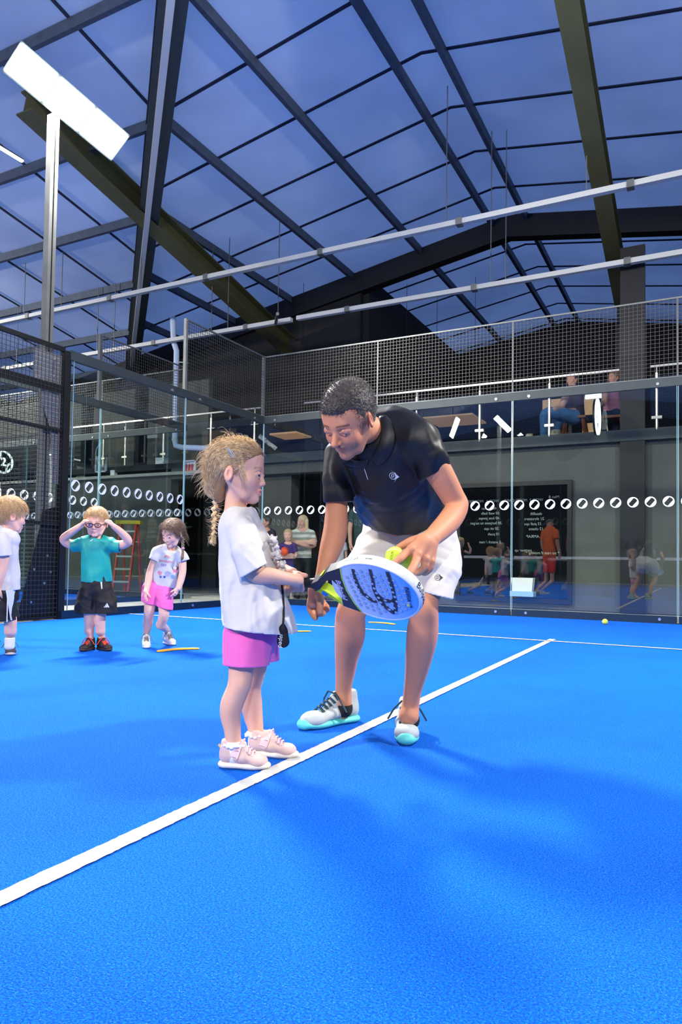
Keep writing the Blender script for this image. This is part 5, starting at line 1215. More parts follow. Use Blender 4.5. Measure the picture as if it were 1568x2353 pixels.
    for a, b in (((815, 1440, 2.83), (812, 1500, 2.87)), ((950, 1440, 2.67), (948, 1500, 2.70))): S.cap(P(*a), P(*b), .016, .010, .03)
    lh = X(950, 1285, 2.28); rh = X(728, 1385, 2.51)
    body = sdf_object('body', S, .0055, SKIN('skin_man', MSK), root, boxes=(hbox(hc, .16, .0022), hbox(lh, .085, .002), hbox(rh, .075, .002)), colfn=head_color(hc, R, H, MSK, (150, 84, 72), (44, 32, 26), stub=(96, 84, 82), child=False))
    eyes(hc, R, H, root, (60, 44, 34), (0, -.25), False)
    # heavy lids: he looks down
    NAIL = mat('nail', lin((232, 196, 186)), .25)
    def W(x, y, z): return hc + R @ (np.array([x, y, z]) * H)
    L = SDF()
    for s in (1, -1): L.ell(W(.305, s * .135, .016), np.array([.064, .080, .056]) * H, R, .006)
    for s in (1, -1): L.ell(W(.33, s * .135, -.052), np.array([.10, .12, .028]) * H, R, .004, 's')
    sdf_object('eyelid', L, .0016, mat('eyelid_skin', lin((196, 130, 104)), .5), root, it=1)
    for c_, up_, sd in (((925.5, 1335, 2.1800), RN, 1), ((735.5, 1404, 2.4515), -FW, 1)):
        n_ = MB().sphere(P(*c_), (.0044, .0058, .0016), 14, 8, R=np.stack([RT, UP, FW], 1)).build('fingernail', NAIL, root, smooth=True)
    # hair: short dense curls
    h = SDF(); E = lambda p, r, k=.03, op='u': h.ell(W(*p), np.array(r) * H, R, k * H, op)
    E((.09, 0, .215), (.285, .26, .275), .06); E((-.075, 0, .165), (.425, .345, .385)); E((-.22, 0, -.06), (.22, .27, .24), .1); E((.44, 0, -.06), (.30, .6, .36), .03, 's'); E((.10, 0, -.40), (.32, .6, .36), .03, 's'); E((-.03, -.35, -.02), (.10, .10, .15), .02, 's'); E((-.03, .35, -.02), (.10, .10, .15), .02, 's')
    for s in (1, -1): E((.34, s * .26, .20), (.16, .10, .15), .03, 's')
    h.disp = lambda x, y, z: .0026 * np.sin(x * 420 + 2 * np.sin(y * 160)) * np.sin(y * 400 + 2 * np.sin(z * 170)) * np.sin(z * 410 + x * 60); h.dispb = .004
    hair = sdf_object('hair', h, .0024, DARKH, root, it=1)
    hv = np.array([tuple(v.co) for v in hair.data.vertices]); Ls = []; cen = W(-.07, 0, .14)
    for i in RNG.choice(len(hv), 5200):
        p = hv[i]; o_ = unit(p - cen)
        if (o_ @ R[:, 2]) < -.45: continue
        a_ = unit(np.cross(o_, RNG.normal(size=3))); b_ = np.cross(o_, a_); r0 = RNG.uniform(.0015, .0034); ph = RNG.uniform(0, 6); ln = RNG.uniform(.005, .013)
        Ls.append([p - o_ * .001 + o_ * ln * math.sin(1.5 * t) + (a_ * math.cos(5 * t + ph) + b_ * math.sin(5 * t + ph) - a_ * math.cos(ph) - b_ * math.sin(ph)) * r0 for t in np.linspace(0, 1, 5)])
    q = strands('curls', Ls, .00065, DARKH, None); fix(q, hair)
    # polo shirt
    t = SDF(); fl = (bodyf, .74)
    pchain(t, [(872, 1040, 2.55, 92), (893, 1092, 2.63, 101), (912, 1140, 2.73, 101), (935, 1190, 2.84, 100), (945, 1225, 2.90, 102), (952, 1270, 2.96, 102)], .03, fl); pchain(t, [(878, 1000, 2.545, 34), (890, 1060, 2.55, 52)], .03)
    pchain(t, [(795, 1045, 2.64, 44), (845, 1003, 2.58, 46), (905, 985, 2.54, 52), (962, 1010, 2.46, 48)], .03)
    t.disp = folds(12, .006, 17, (1, 1, .6)); t.dispb = .010; t.shell = .014
    t.ell(P(838, 988, 2.44), (.050, .050, .050), None, .01, 's')
    sleeve(t, [(962, 1010, 2.46, 46), (985, 1045, 2.455, 42), (998, 1090, 2.47, 37), (1008, 1125, 2.48, 37)], P(996, 1090, 2.47), RT * .48 - UP * .88, .14, shell=.012, disp=folds(21, .005, 26)); sleeve(t, [(790, 1048, 2.65, 42), (780, 1095, 2.635, 40), (777, 1150, 2.63, 36), (775, 1200, 2.62, 36)], P(777, 1154, 2.63), RT * .02 - UP * 1, .14, shell=.012, disp=folds(22, .005, 24)); t.subk = .02
    t.cut(P(938, 1219, 2.74), unit(-UP * .93 + FW * .36), .45)
    PO = mat('black_polo', lin((10, 11, 12)), .5, 0, .05, 400, spec=.45)
    polo = sdf_object('polo_shirt', t, .0039, PO, root)
    B1, B2 = bvh_of(polo), bvh_of(body)
    def hit(x, y, off):
        r_ = FW + RT * (x - PX0) / FPX - UP * (y - PY0) / FPX; ds = [h_[3] for h_ in (B1.ray_cast(Vector(CAM), Vector(r_)), B2.ray_cast(Vector(CAM), Vector(r_))) if h_[0] is not None]
        n_ = np.linalg.norm(r_); return CAM + r_ / n_ * ((min(ds) if ds else 2.5 * n_) - off)
    def strip(rows, name):
        n = len(rows[0]); v = [hit(x, y, o_) for row in rows for (x, y, o_) in row]; f = []; 
        for r_ in range(len(rows) - 1):
            for i in range(n - 1): k = r_ * n + i; f.append((k, k + 1, k + n + 1, k + n))
        o_ = link_mesh(name, v, f, PO, smooth=True); md = o_.modifiers.new('sub', 'SUBSURF'); md.levels = md.render_levels = 2; sd_ = o_.modifiers.new('sol', 'SOLIDIFY'); sd_.thickness = .0035; sd_.offset = 0; fix(o_, polo)
    strip([[(868, 956, .004), (876, 972, .006), (878, 994, .008), (872, 1016, .008), (862, 1036, .006), (852, 1050, .004)], [(882, 955, .014), (892, 976, .014), (893, 1000, .014), (886, 1026, .014), (874, 1048, .013), (860, 1062, .012)], [(888, 952, .004), (907, 980, .003), (912, 1008, .003), (905, 1036, .003), (890, 1060, .003), (866, 1078, .003)]], 'collar')
    strip([[(848, 1052, .004), (834, 1058, .004), (818, 1058, .004), (800, 1050, .004)], [(846, 1064, .010), (832, 1068, .010), (812, 1068, .010), (792, 1058, .008)], [(842, 1076, .003), (826, 1078, .003), (806, 1076, .003), (784, 1066, .003)]], 'collar_leaf')
    WP = mat('white_print', lin((225, 225, 230)), .6)
    Xp, Yp = unit(RT * .93 - FW * .25 - UP * .1), UP
    badge(polo, flying_d(.0235), P(901, 1093, 2.45), Xp, unit(UP + .05 * RT), WP, 'chest_logo')
    badge(polo, [([(-.0008, .026, 0), (.0008, .026, 0), (.0012, 0, 0), (.0004, -.026, 0), (-.0012, -.026, 0), (-.0004, 0, 0)], [(0, 5, 2, 1), (5, 4, 3, 2)])], P(842, 1083, 2.45), unit(RT * .92 + UP * .38), unit(UP * .92 - RT * .38), WP, 'placket_piping')
    # shorts
    s = SDF(); pchain(s, [(930, 1200, 2.90, 96), (932, 1250, 2.93, 102)], .03, (bodyf, .8))
    q1 = SDF(); pchain(q1, [(895, 1240, 2.90, 66), (862, 1300, 2.83, 66), (835, 1352, 2.77, 62), (815, 1410, 2.73, 62)], .02); q1.shell = .009; q1.disp = folds(31, .006, 20, (.4, .4, 1)); q1.cut(P(838, 1352, 2.77), unit(-UP * .95 - RT * .35 - FW * .2), .30); s.sub.append(q1)
    q2 = SDF(); pchain(q2, [(975, 1235, 2.86, 74), (992, 1290, 2.74, 72), (990, 1345, 2.66, 58), (988, 1400, 2.62, 56)], .02); q2.shell = .009; q2.disp = folds(32, .006, 20, (.4, .4, 1)); q2.cut(P(985, 1362, 2.64), unit(-UP * .93 - RT * .25), .30); s.sub.append(q2)
    s.disp = folds(33, .005, 20, (.4, .4, 1)); s.dispb = .008; s.shell = .009; s.subk = .03; s.cut(P(930, 1186, 2.86), unit(UP * .9 - FW * .3), .3)
    SH = mat('cream_shorts', lin((216, 208, 196)), .6, 0, .05, 400, spec=.4, sheen=.2)
    shorts = sdf_object('shorts', s, .0042, SH, root)
    mb = MB().tube([P(1052, 1232, 2.78), P(1046, 1248, 2.76), P(1026, 1237, 2.74)], .0022, 5)
    q = mb.build('pocket_zip', mat('grey_zip', lin((120, 124, 128)), .4, .4)); fix(q, shorts)
    badge(shorts, flying_d(.022), P(1013, 1329, 2.55), unit(RT * .9 + FW * .2), unit(UP * .96 + RT * .2), mat('black_print', lin((20, 22, 28)), .6), 'leg_logo')
    # shoes
    UPM = mat('pale_grey_knit', lin((178, 186, 184)), .75, 0, .2, 500, var=.06, vscale=30); SOL = mat('aqua_sole', lin((92, 208, 196)), .5); LC = mat('teal_lace', lin((24, 62, 74)), .7)
    for hl, tl in (((822, 1655), (690, 1678)), ((943, 1640), (932, 1714))):
        a = onplane(*hl, 2, 0); b = onplane(*tl, 2, 0); d_ = unit(b - a); m = (a + b) / 2
        ln = np.linalg.norm(b - a); 
        if hl[0] > 900: a = b - d_ * .285
        shoe(root, a, b, .105, .105, UPM, SOL, 1.3, LC, sole_h=.03)
    for x, y, d in ((790, 1604, 2.985), (944, 1630, 2.75)):
        k = SDF(); k.cap(P(x, y - 2, d), P(x, y + 24, d), 19.5 * d / FPX, 21 * d / FPX, .01); k.cut(P(x, y + 15, d), (0, 0, 1), .08); sdf_object('ankle_sock', k, .003, mat('black_sock', lin((18, 20, 24)), .9), root)
build_coach()
# wrist cord and padded tag of the racket, hanging in front of the girl's shirt
def bvh_ray(objs):
    B = [bvh_of(o) for o in objs]
    def f(x, y, off, dmax):
        r_ = FW + RT * (x - PX0) / FPX - UP * (y - PY0) / FPX; n_ = np.linalg.norm(r_); ds = [h_[3] / n_ for h_ in (b.ray_cast(Vector(CAM), Vector(r_)) for b in B) if h_[0] is not None]
        return P(x, y, min(min(ds) - off if ds else dmax, dmax))
    return f
cr = bvh_ray([girl_parts['shirt'], girl_parts['shorts']]); CB = mat('cord_black', lin((14, 14, 16)), .6)
cord = MB().tube([P(647, 1336, 2.37)] + [cr(x, y, .006, 2.36) for x, y in ((648, 1346), (650, 1358), (651, 1372), (652, 1388), (652, 1404), (652, 1420), (651, 1432), (650, 1441))], .0038, 8).build('wrist_cord', CB, racket, smooth=True)
d0 = (cr(650, 1440, .008, 2.33) - CAM) @ FW; S = SDF(); S.cap(P(650, 1450, d0), P(651, 1474, d0), .0165, .0205, .006, (FW, .4)); S.cap(P(651, 1438, d0), P(650, 1446, d0), .007, .010, .008)
pad = sdf_object('wrist_pad', S, .0016, mat('wrist_pad_black', lin((18, 18, 20)), .8, 0, .2, 500)); fix(pad, cord)
v, f = text_mesh('padel', .020, .0004, .2); X = unit(P(646, 1462, d0) - P(643, 1486, d0)); badge_m = MB(); badge_m.v = [tuple(p) for p in place_local(v, P(644, 1472, d0) - FW * .0095, X, unit(np.cross(-FW, X)))]; badge_m.f = f; q = badge_m.build('wordmark', M['white']); fix(q, cord)
# balls in his hand
b1 = tennis_ball(P(908, 1279, 2.335), 'yellow tennis ball with printed mark held by the coach above the racket rim', rot=1.9, axis=(.3, 1, .4))
v, f = text_mesh('TOUR', .013, .0002, .1); mb = MB(); nx = unit(RT * .15 + UP * 1.0); ny = unit(-RT + UP * .15); vv = []
for p_ in v:
    q_ = -FW * .030 + nx * p_[0] + ny * p_[1] - RT * .014 + UP * .002; vv.append(tuple(unit(q_) * (.0332 + p_[2])))
mb.v = vv; mb.f = f; q = mb.build('ball_print', mat('ball_ink', lin((90, 110, 20)), .7)); q.parent = b1
tennis_ball(P(944, 1287, 2.37), 'second tennis ball tucked behind the coach fingers', rot=.6)
# ================================================================ generic posed figure for the children and bystanders
def figure(label, d, foot, head, skin, hairm, chains, clothes, hands=(), shoes=(), hair='short', vox=.006, eyecol=(70, 80, 90), lips=(200, 124, 112), brow=(120, 90, 60), group=None, male=False, child=True, fine=True, headk=None):
    """d base depth; every point is (x, y, depth offset[, radius in px])"""
    root = empty('person', (*foot[:2], 0), label, 'person', group)
    q = lambda p: (p[0], p[1], d + p[2], *p[3:])
    S = SDF(); hx, hy, hd, Hp, f, up = head; f = unit(cv(f)); up = unit(cv(up)); up = unit(up - f * (up @ f)); R = frame3(f, up); H = Hp * (d + hd) / FPX; hc = P(hx, hy, d + hd)
    head_sdf(S, hc, R, H, child, male)
    for i, sh in enumerate(shoes):          # ankles end inside their shoes
        b = onplane(*sh[1], 2, 0); dr = unit(b - onplane(*sh[0], 2, 0)); L_ = sh[6] if len(sh) > 6 and sh[6] else np.linalg.norm(b - onplane(*sh[0], 2, 0)); a = b - dr * L_ * .74
        ch = chains[len(chains) - len(shoes) + i][0]; rr = ch[-2][3] * d / FPX; ch[-1] = None; ch.pop(); last = ch.pop(); S.chain([pk(q(ch[-1])), a + np.array([0, 0, .105]), a + np.array([0, 0, .04])], [pr_(q(ch[-1])), rr, rr], .012)
    for c in chains: pchain(S, [q(p) for p in c[0]], .012, (unit(cv(c[1][0])), c[1][1]) if len(c) > 1 else None)
    boxes = [hbox(hc, H * .72, H / (62 if fine else 40))] if Hp > 25 else []
    for (w, dr, n, t, L, cu, th) in hands:
        wp = P(w[0], w[1], d + w[2]); hand_sdf(S, wp, cv(dr), cv(n), cv(t), L, cu, th); boxes.append(hbox(wp + unit(cv(dr)) * L * .5, L * .72, L / 42))
    body = sdf_object('body', S, vox, SKIN('skin_%d_%d' % (skin[0], skin[2]), skin), root, boxes=boxes, colfn=head_color(hc, R, H, skin, lips, brow, child=child), it=1)
    if fine: eyes(hc, R, H, root, eyecol, child=child)
    def W(x, y, z): return hc + R @ (np.array([x, y, z]) * H)
    h = SDF(); E = lambda p, r, k=.03, op='u': h.ell(W(*p), np.array(r) * H, R, k * H, op)
    w_ = .325 if child else .30
    E((-.06, 0, .15), (.43, w_ + .045, .395))
    E((.10, 0, .19), (.285, w_ * .97, .285), .06)
    if hair in ('short', 'crop'): E((-.20, 0, -.05), (.20, .25, .24), .1)
    if hair == 'long':
        for s in (1, -1): h.cap(W(-.05, s * .30, .10), W(-.02, s * .34, -.50), .15 * H, .12 * H, .05 * H)
        h.cap(W(-.25, 0, .1), W(-.22, 0, -.5), .24 * H, .2 * H, .05 * H)
    if hair in ('tails', 'tied'): E((-.22, 0, -.05), (.20, .27, .26), .1)
    fr = {'crop': .40, 'short': .36, 'fringe': .42}.get(hair, .38)
    E((.43, 0, -.06 if hair != 'fringe' else -.12), (.30, .6 if hair != 'long' else .24, .31 if hair == 'crop' else .33), .03, 's')
    if hair != 'long':
        E((.08, 0, -.38), (.34, .6, .36), .04, 's')
        for s in (1, -1): E((-.03, s * .36, -.08), (.08, .11, .12), .02, 's')
    h.disp = lambda x, y, z: .004 * H * np.sin(x * 150 / H * .2 + y * 210 / H * .2 + 2 * np.sin(z * 40)) * np.sin(x * 90 / H * .2 - y * 120 / H * .2); h.dispb = .004
    if not fine: h.disp = None
    ho = sdf_object('hair', h, max(.0035, H / 48), hairm, root, it=1)
    if fine: fur(ho, hc, R, 2600, .16 * H if hair in ('short', 'fringe') else .12 * H if hair == 'crop' else .26 * H, .0011, hairm, (.5, 0, -.8) if hair in ('crop', 'fringe') else (-.6, 0, -.9))
    for c in clothes:
        t = SDF(); m = c['m']; t.dispb = .006
        for ch in c.get('main', ()): pchain(t, [q(p) for p in ch[0]], ch[2] if len(ch) > 2 else .02, (unit(cv(ch[1][0])), ch[1][1]) if len(ch) > 1 and ch[1] else None)
        t.shell = c.get('shell', .014)
        if c.get('fold', 0): t.disp = folds(int(c.get('seed', 3)), c['fold'], c.get('fs', 24), c.get('fd', (1, 1, .5)))
        for ch, cp, cn in c.get('sleeves', ()): sleeve(t, [q(p) for p in ch], P(*q(cp)[:3]), cv(cn), .14, shell=t.shell)
        t.subk = .02
        for cp, cn, r_ in c.get('cuts', ()): t.cut(P(*q(cp)[:3]), cv(cn) if len(cn) == 3 else cn, r_)
        for cp, r_ in c.get('holes', ()): t.ell(P(*q(cp)[:3]), (r_, r_, r_ * .8), None, .006, 's')
        o = sdf_object(c['name'], t, c.get('vox', vox * .75), m, root, it=1)
        c['obj'] = o
    for sh in shoes:
        a = onplane(*sh[0], 2, 0); b = onplane(*sh[1], 2, 0); ln = np.linalg.norm(b - a); dr = unit(b - a)
        if len(sh) > 6 and sh[6]: a = b - dr * sh[6]
        shoe(root, a, b, sh[2], sh[3], sh[4], sh[5], sh[8] if len(sh) > 8 else None, sh[7] if len(sh) > 7 else None)
    return root, hc, R, H, ho, body
BLOND2 = hair_material('sandy_hair', (150, 112, 66), (226, 188, 130), .5, 200); BROWN = hair_material('brown_hair', (70, 48, 32), (140, 104, 72), .45, 160)
DBROWN = hair_material('dark_brown_hair', (22, 16, 12), (58, 44, 34), .5, 200); FAIR = hair_material('fair_long_hair', (170, 140, 92), (232, 208, 160), .5, 160)
SKC = (236, 186, 164)
TEAL = mat('teal_jersey', lin((20, 158, 148)), .5, 0, .05, 300, spec=.4); BLK = mat('black_short_cloth', lin((15, 15, 18)), .7, 0, .05, 300); WHT = mat('white_tee_cloth', lin((208, 206, 206)), .9, 0, .06, 300)
# ---- boy in teal, adjusting his glasses
FC = (.10, -.05, -1); UPV = (0, 1, .03)
tl = dict(name='tshirt', m=TEAL, fold=.006, fs=30, seed=8, vox=.0042,
          main=[([(220, 1262, 0, 34), (221, 1300, 0, 34), (221, 1360, 0, 35)], ((0, 0, 1), .68)), ([(186, 1246, .01, 13), (221, 1243, 0, 15), (255, 1248, .01, 13)],)],
          sleeves=[([(188, 1252, .01, 14), (172, 1254, 0, 14), (150, 1256, -.02, 15)], (166, 1256, 0), (-.96, -.1, 0)), ([(253, 1254, .01, 14), (270, 1256, 0, 14), (292, 1258, -.02, 15)], (277, 1257, 0), (.98, -.1, 0))],
          cuts=[((220, 1336, 0), (0, -1, .05), .35)], holes=[((220, 1231, -.02), .042)])
sh = dict(name='shorts', m=BLK, fold=.005, fs=30, seed=9, vox=.0045, main=[([(221, 1325, 0, 31), (221, 1350, 0, 34)], ((0, 0, 1), .7)), ([(206, 1355, 0, 23), (200, 1385, 0, 25), (197, 1430, 0, 27)], None, .015), ([(236, 1355, 0, 23), (243, 1385, 0, 25), (246, 1430, 0, 27)], None, .015)], cuts=[((220, 1408, 0), (0, -1, 0), .35), ((220, 1320, 0), (0, 1, 0), .12)])
SB = mat('dark_trainer', lin((38, 32, 34)), .6, var=.3, vscale=60); SR = mat('red_black_sole', lin((60, 44, 44)), .6); OR_ = mat('coral_lace', lin((230, 70, 50)), .6)
r_, hc, R, H, ho, bd = figure('boy in teal T-shirt and black shorts holding his glasses', 5.28, P(221, 1485, 5.28), (221, 1200, -.02, 68, (.08, -.10, -1), (.02, 1, -.08)), SKC, BLOND2,
    [([(221, 1228, .01, 12), (221, 1244, .01, 14)],), ([(221, 1258, 0, 25), (221, 1330, 0, 28)], ((0, 0, 1), .7)),
     ([(186, 1249, .01, 10), (160, 1250, -.01, 10.5), (147, 1238, -.04, 10), (166, 1222, -.08, 8.5), (186, 1208, -.13, 6.5)],), ([(256, 1250, .01, 10), (280, 1252, -.01, 10.5), (294, 1243, -.04, 10), (280, 1225, -.09, 8.5), (262, 1210, -.14, 6.5)],),
     ([(206, 1350, 0, 17), (206, 1400, 0, 14), (206, 1425, 0, 12.5), (205, 1450, .01, 10), (204, 1472, .02, 7.5), (203, 1486, .02, 8)],), ([(234, 1350, 0, 17), (231, 1400, 0, 14), (230, 1425, 0, 12.5), (231, 1450, .01, 10), (232, 1470, .02, 7.5), (232, 1484, .02, 8)],)],
    [tl, sh], hands=[((186, 1208, -.13), (.55, .65, -.2), (.5, -.3, .7), (.2, .3, -.9), .095, (.7, .8, .9, .9), .3), ((262, 1210, -.14), (-.45, .7, -.2), (-.5, -.3, .7), (-.2, .3, -.9), .095, (.7, .8, .9, .9), .3)],
    shoes=[((213, 1492), (186, 1498), .072, .07, SB, SR, .17, OR_, 1.0), ((227, 1492), (253, 1497), .072, .07, SB, SR, .17, OR_, 1.0)], hair='crop', vox=.005)
def W(x, y, z): return hc + R @ (np.array([x, y, z]) * H)
GL = mat('dark_glasses_frame', lin((30, 14, 20)), .3); mb = MB()
for s in (1, -1):
    pts = [W(.385, s * .135 + .105 * math.cos(a), -.07 + .068 * math.sin(a) * (1 if abs(math.sin(a)) < .9 else .95)) for a in np.linspace(0, 2 * math.pi, 25)]; mb.tube(pts, .0026, 6, close=False); mb.tube([W(.375, s * .235, -.055), W(.15, s * .355, -.04), W(-.02, s * .36, -.04)], .0022, 6)
mb.tube([W(.385, -.04, -.055), W(.40, 0, -.043), W(.385, .04, -.055)], .0024, 6); q = mb.build('glasses', GL, r_, smooth=True)
mb = MB()
for s in (1, -1): mb.poly([W(.386, s * .135 + .10 * math.cos(a), -.07 + .063 * math.sin(a)) for a in np.linspace(0, 2 * math.pi, 21)[:-1]])
ln = mb.build('lens', glass_material('spectacle_lens', (.95, .92, .95), 1.5)); fix(ln, q)
WPR = mat('white_print', lin((225, 225, 230)), .6)
badge(tl['obj'], [([(-.022, -.004, 0), (0, .012, 0), (.022, -.004, 0)], [(0, 2, 1)])], P(225, 1242, 5.35), RT, UP, WPR, 'chest_print')
tri = lambda k: [([(-k, -k * .6, 0), (-k * .45, -k * .6, 0), (-.75 * k, -k * .1, 0)], [(0, 1, 2)]), ([(-k * .35, -k * .6, 0), (k * .2, -k * .6, 0), (-.25 * k, k * .45, 0), (-.55 * k, .1 * k, 0)], [(0, 1, 2, 3)]), ([(k * .3, -k * .6, 0), (k * .9, -k * .6, 0), (k * .15, k, 0), (-.15 * k, k * .55, 0)], [(0, 1, 2, 3)])]
badge(sh['obj'], tri(.020), P(254, 1389, 5.3), RT, UP, WPR, 'hip_print')
v, f = MB().bar((0, .01, 0), (.012, -.045, 0), .008, .002).v, [(0, 1, 5, 4), (1, 2, 6, 5), (2, 3, 7, 6), (3, 0, 4, 7)]
badge(sh['obj'], [([(-.004, .02, 0), (.006, .02, 0), (.012, -.028, 0), (.005, -.03, 0)], [(0, 3, 2, 1)])], P(240, 1342, 5.3), RT, UP, WPR, 'drawstring')
# ---- girl with white printed tee and pink shorts, hands on her knees
WT2 = dict(name='tshirt', m=WHT, fold=.004, fs=26, seed=14, vox=.0042,
           main=[([(389, 1278, 0, 27), (382, 1310, .0, 29), (374, 1345, .02, 31), (368, 1372, .03, 31)], ((0, 0, 1), .72)), ([(362, 1270, 0, 13), (388, 1262, 0, 15), (416, 1276, 0, 13)],)],
           sleeves=[([(364, 1270, 0, 14), (357, 1283, -.01, 14), (350, 1302, -.02, 14)], (355, 1286, 0), (-.35, -.93, 0)), ([(414, 1276, 0, 13), (422, 1285, -.01, 13), (428, 1304, -.02, 13)], (424, 1289, 0), (.3, -.95, 0))],
           cuts=[((374, 1346, .0), (-.22, -.97, .0), .30)], holes=[((397, 1258, -.03), .040)])
PS = dict(name='shorts', m=MATS['pink_cotton'], fold=.003, fs=28, seed=15, vox=.0042, main=[([(366, 1335, .03, 26), (362, 1352, .02, 29)], ((0, 0, 1), .8)), ([(348, 1352, .0, 21), (345, 1372, -.02, 20), (343, 1394, -.035, 19)], None, .015), ([(376, 1358, .0, 21), (378, 1380, -.03, 20), (378, 1404, -.045, 19)], None, .015)],
          cuts=[((362, 1391, -.02), (-.27, -.96, 0), .26)])
WS = mat('white_hightop', lin((232, 224, 220)), .6, var=.05, vscale=50); GLC = mat('grey_lace', lin((120, 116, 112)), .7)
r2, hc2, R2, H2, ho2, bd2 = figure('small girl in printed white tee and pink shorts, hands on her knees', 5.52, P(360, 1478, 5.52), (396, 1226, -.03, 62, (-.48, -.30, -.83), (-.16, 1, -.22)), SKC, BROWN,
    [([(396, 1250, .0, 11), (390, 1268, .01, 13)],), ([(389, 1280, 0, 21), (368, 1352, .02, 24)], ((0, 0, 1), .75)),
     ([(362, 1272, 0, 10), (349, 1305, -.02, 9), (343, 1326, -.04, 8.5), (338, 1350, -.08, 6.5), (336, 1360, -.10, 6)],), ([(418, 1280, 0, 10), (420, 1310, -.02, 8.5), (416, 1332, -.04, 8), (410, 1352, -.07, 6.5)],),
     ([(349, 1355, .01, 15), (345, 1385, -.03, 13), (343, 1405, -.04, 12), (340, 1430, .0, 10.5), (338, 1455, .03, 7.5), (336, 1475, .03, 8)],), ([(376, 1360, .01, 15), (376, 1392, -.04, 12.5), (377, 1412, -.05, 12), (370, 1436, .0, 10.5), (365, 1455, .03, 7.5), (363, 1472, .03, 8)],)],
    [WT2, PS], hands=[((336, 1358, -.10), (-.05, -.95, -.2), (.6, -.1, .7), (.6, .0, -.7), .088, (.2, .25, .3, .35), .7), ((409, 1352, -.07), (-.35, -.85, -.3), (-.8, .2, .5), (-.5, .1, -.8), .088, (.3, .4, .45, .5), .6)],
    shoes=[((336, 1468), (336, 1491), .068, .085, WS, WS, .155, GLC, 1.0), ((358, 1474), (399, 1484), .068, .085, WS, WS, .165, GLC, 1.0)], hair='tied', vox=.005, eyecol=(50, 44, 50), brow=(70, 50, 40))
S = SDF()
for k in range(9): x = 421 + 2.0 * math.sin(k * 1.2) * .3; y = 1236 + 3.4 * k; S.ell(P(x + (1.2 if k % 2 else -1.2), y, 5.46), (.0085, .008, .010), None, .003)
S.cap(P(421, 1262, 5.46), P(419, 1282, 5.44), .008, .012, .004); S.cap(P(419, 1282, 5.44), P(417, 1288, 5.44), .010, .004, .004)
q = sdf_object('plait', S, .003, BROWN); fix(q, ho2); q = MB().sphere(P(421, 1260, 5.45), (.011, .011, .009), 10, 8).build('hair_bobble', mat('pink_bobble', lin((240, 150, 190)), .6), smooth=True); fix(q, ho2)
Ls = []
for i in range(200):
    x, y = 375 + RNG.uniform(-6, 40), 1206 + RNG.uniform(-12, 6); s = -1 if RNG.uniform() < .55 else 1; ln = RNG.uniform(8, 26)
    x0, y0 = (398 + 26 * math.cos(a), 1222 + 27 * math.sin(a)) if (a := RNG.uniform(2.3, 3.6) if s < 0 else RNG.uniform(-.6, .5)) else (0, 0); Ls.append([P(x0 + s * ln * .5 * t, y0 + ln * t * .9, 5.48 + .03 * RNG.uniform(-1, 1) * t) for t in np.linspace(0, 1, 5)])
q = strands('loose_strands', Ls, .0012, BROWN, None); fix(q, ho2)
tee = WT2['obj']; Xr, Yr = unit(cv((.97, -.12, 0))), unit(cv((.12, .97, 0)))
for k, (rr, cc) in enumerate(((.026, (240, 110, 140)), (.0215, (245, 190, 90)), (.017, (90, 150, 220)))): badge(tee, [ring2d(rr - .004, rr, 14, .15, math.pi - .15)], P(386, 1283, 5.5), Xr, Yr, mat('print_%d' % k, lin(cc), .7), 'rainbow_print')
for txt, x, y, cc, sz in (('PAWTASTIC', 384, 1290, (226, 120, 130), .020), ('DAY', 380, 1298, (120, 100, 200), .022)):
    v, f = text_mesh(txt, sz, 0, 0, bold=.0006); badge(tee, [(v.tolist(), f)], P(x, y, 5.5), Xr, Yr, mat('print_' + txt.lower(), lin(cc), .7), 'lettering')
for x, y, cc, k in ((370, 1316, (236, 140, 160), .016), (388, 1318, (170, 176, 190), .022), (381, 1325, (60, 90, 170), .010), (399, 1325, (120, 170, 230), .016), (372, 1325, (90, 110, 180), .010), (404, 1306, (120, 70, 60), .020), (403, 1312, (230, 120, 160), .012)):
    badge(tee, [([(k * math.cos(a) * (1 + .2 * math.sin(3 * a)), k * math.sin(a), 0) for a in np.linspace(0, 2 * math.pi, 13)[:-1]], [tuple(range(12))])], P(x, y, 5.5), Xr, Yr, mat('print_%d_%d' % (x, y), lin(cc), .7), 'colour_patch')
# ---- fair boy at the left edge, seen from behind his shoulder
WT3 = dict(name='tshirt', m=WHT, fold=.005, fs=24, seed=24, vox=.0045, main=[([(12, 1238, 0, 33), (12, 1290, 0, 34), (14, 1340, 0, 36), (14, 1375, 0, 37)], ((.6, 0, .8), .8)), ([(-16, 1232, .05, 15), (10, 1226, 0, 17), (32, 1240, -.02, 13)],)],
           sleeves=[([(4, 1238, -.10, 15), (8, 1258, -.13, 17), (12, 1295, -.15, 18)], (10, 1278, -.13), (.1, -1, 0))], cuts=[((14, 1356, 0), (.05, -1, 0), .35)], holes=[((20, 1216, 0), .040)])
BS = dict(name='shorts', m=BLK, fold=.004, fs=26, seed=25, vox=.0045, main=[([(12, 1345, 0, 30), (12, 1365, 0, 31)], ((0, 0, 1), .85)), ([(6, 1365, -.04, 22), (12, 1400, -.05, 23), (14, 1445, -.05, 24)], None, .015), ([(12, 1365, .07, 20), (22, 1400, .10, 19), (28, 1440, .1, 19)], None, .015)], cuts=[((10, 1424, 0), (.05, -1, 0), .35)])
SGR = mat('grey_trainer', lin((70, 60, 62)), .6, var=.3, vscale=50); SGS = mat('light_grey_sole', lin((196, 190, 186)), .6)
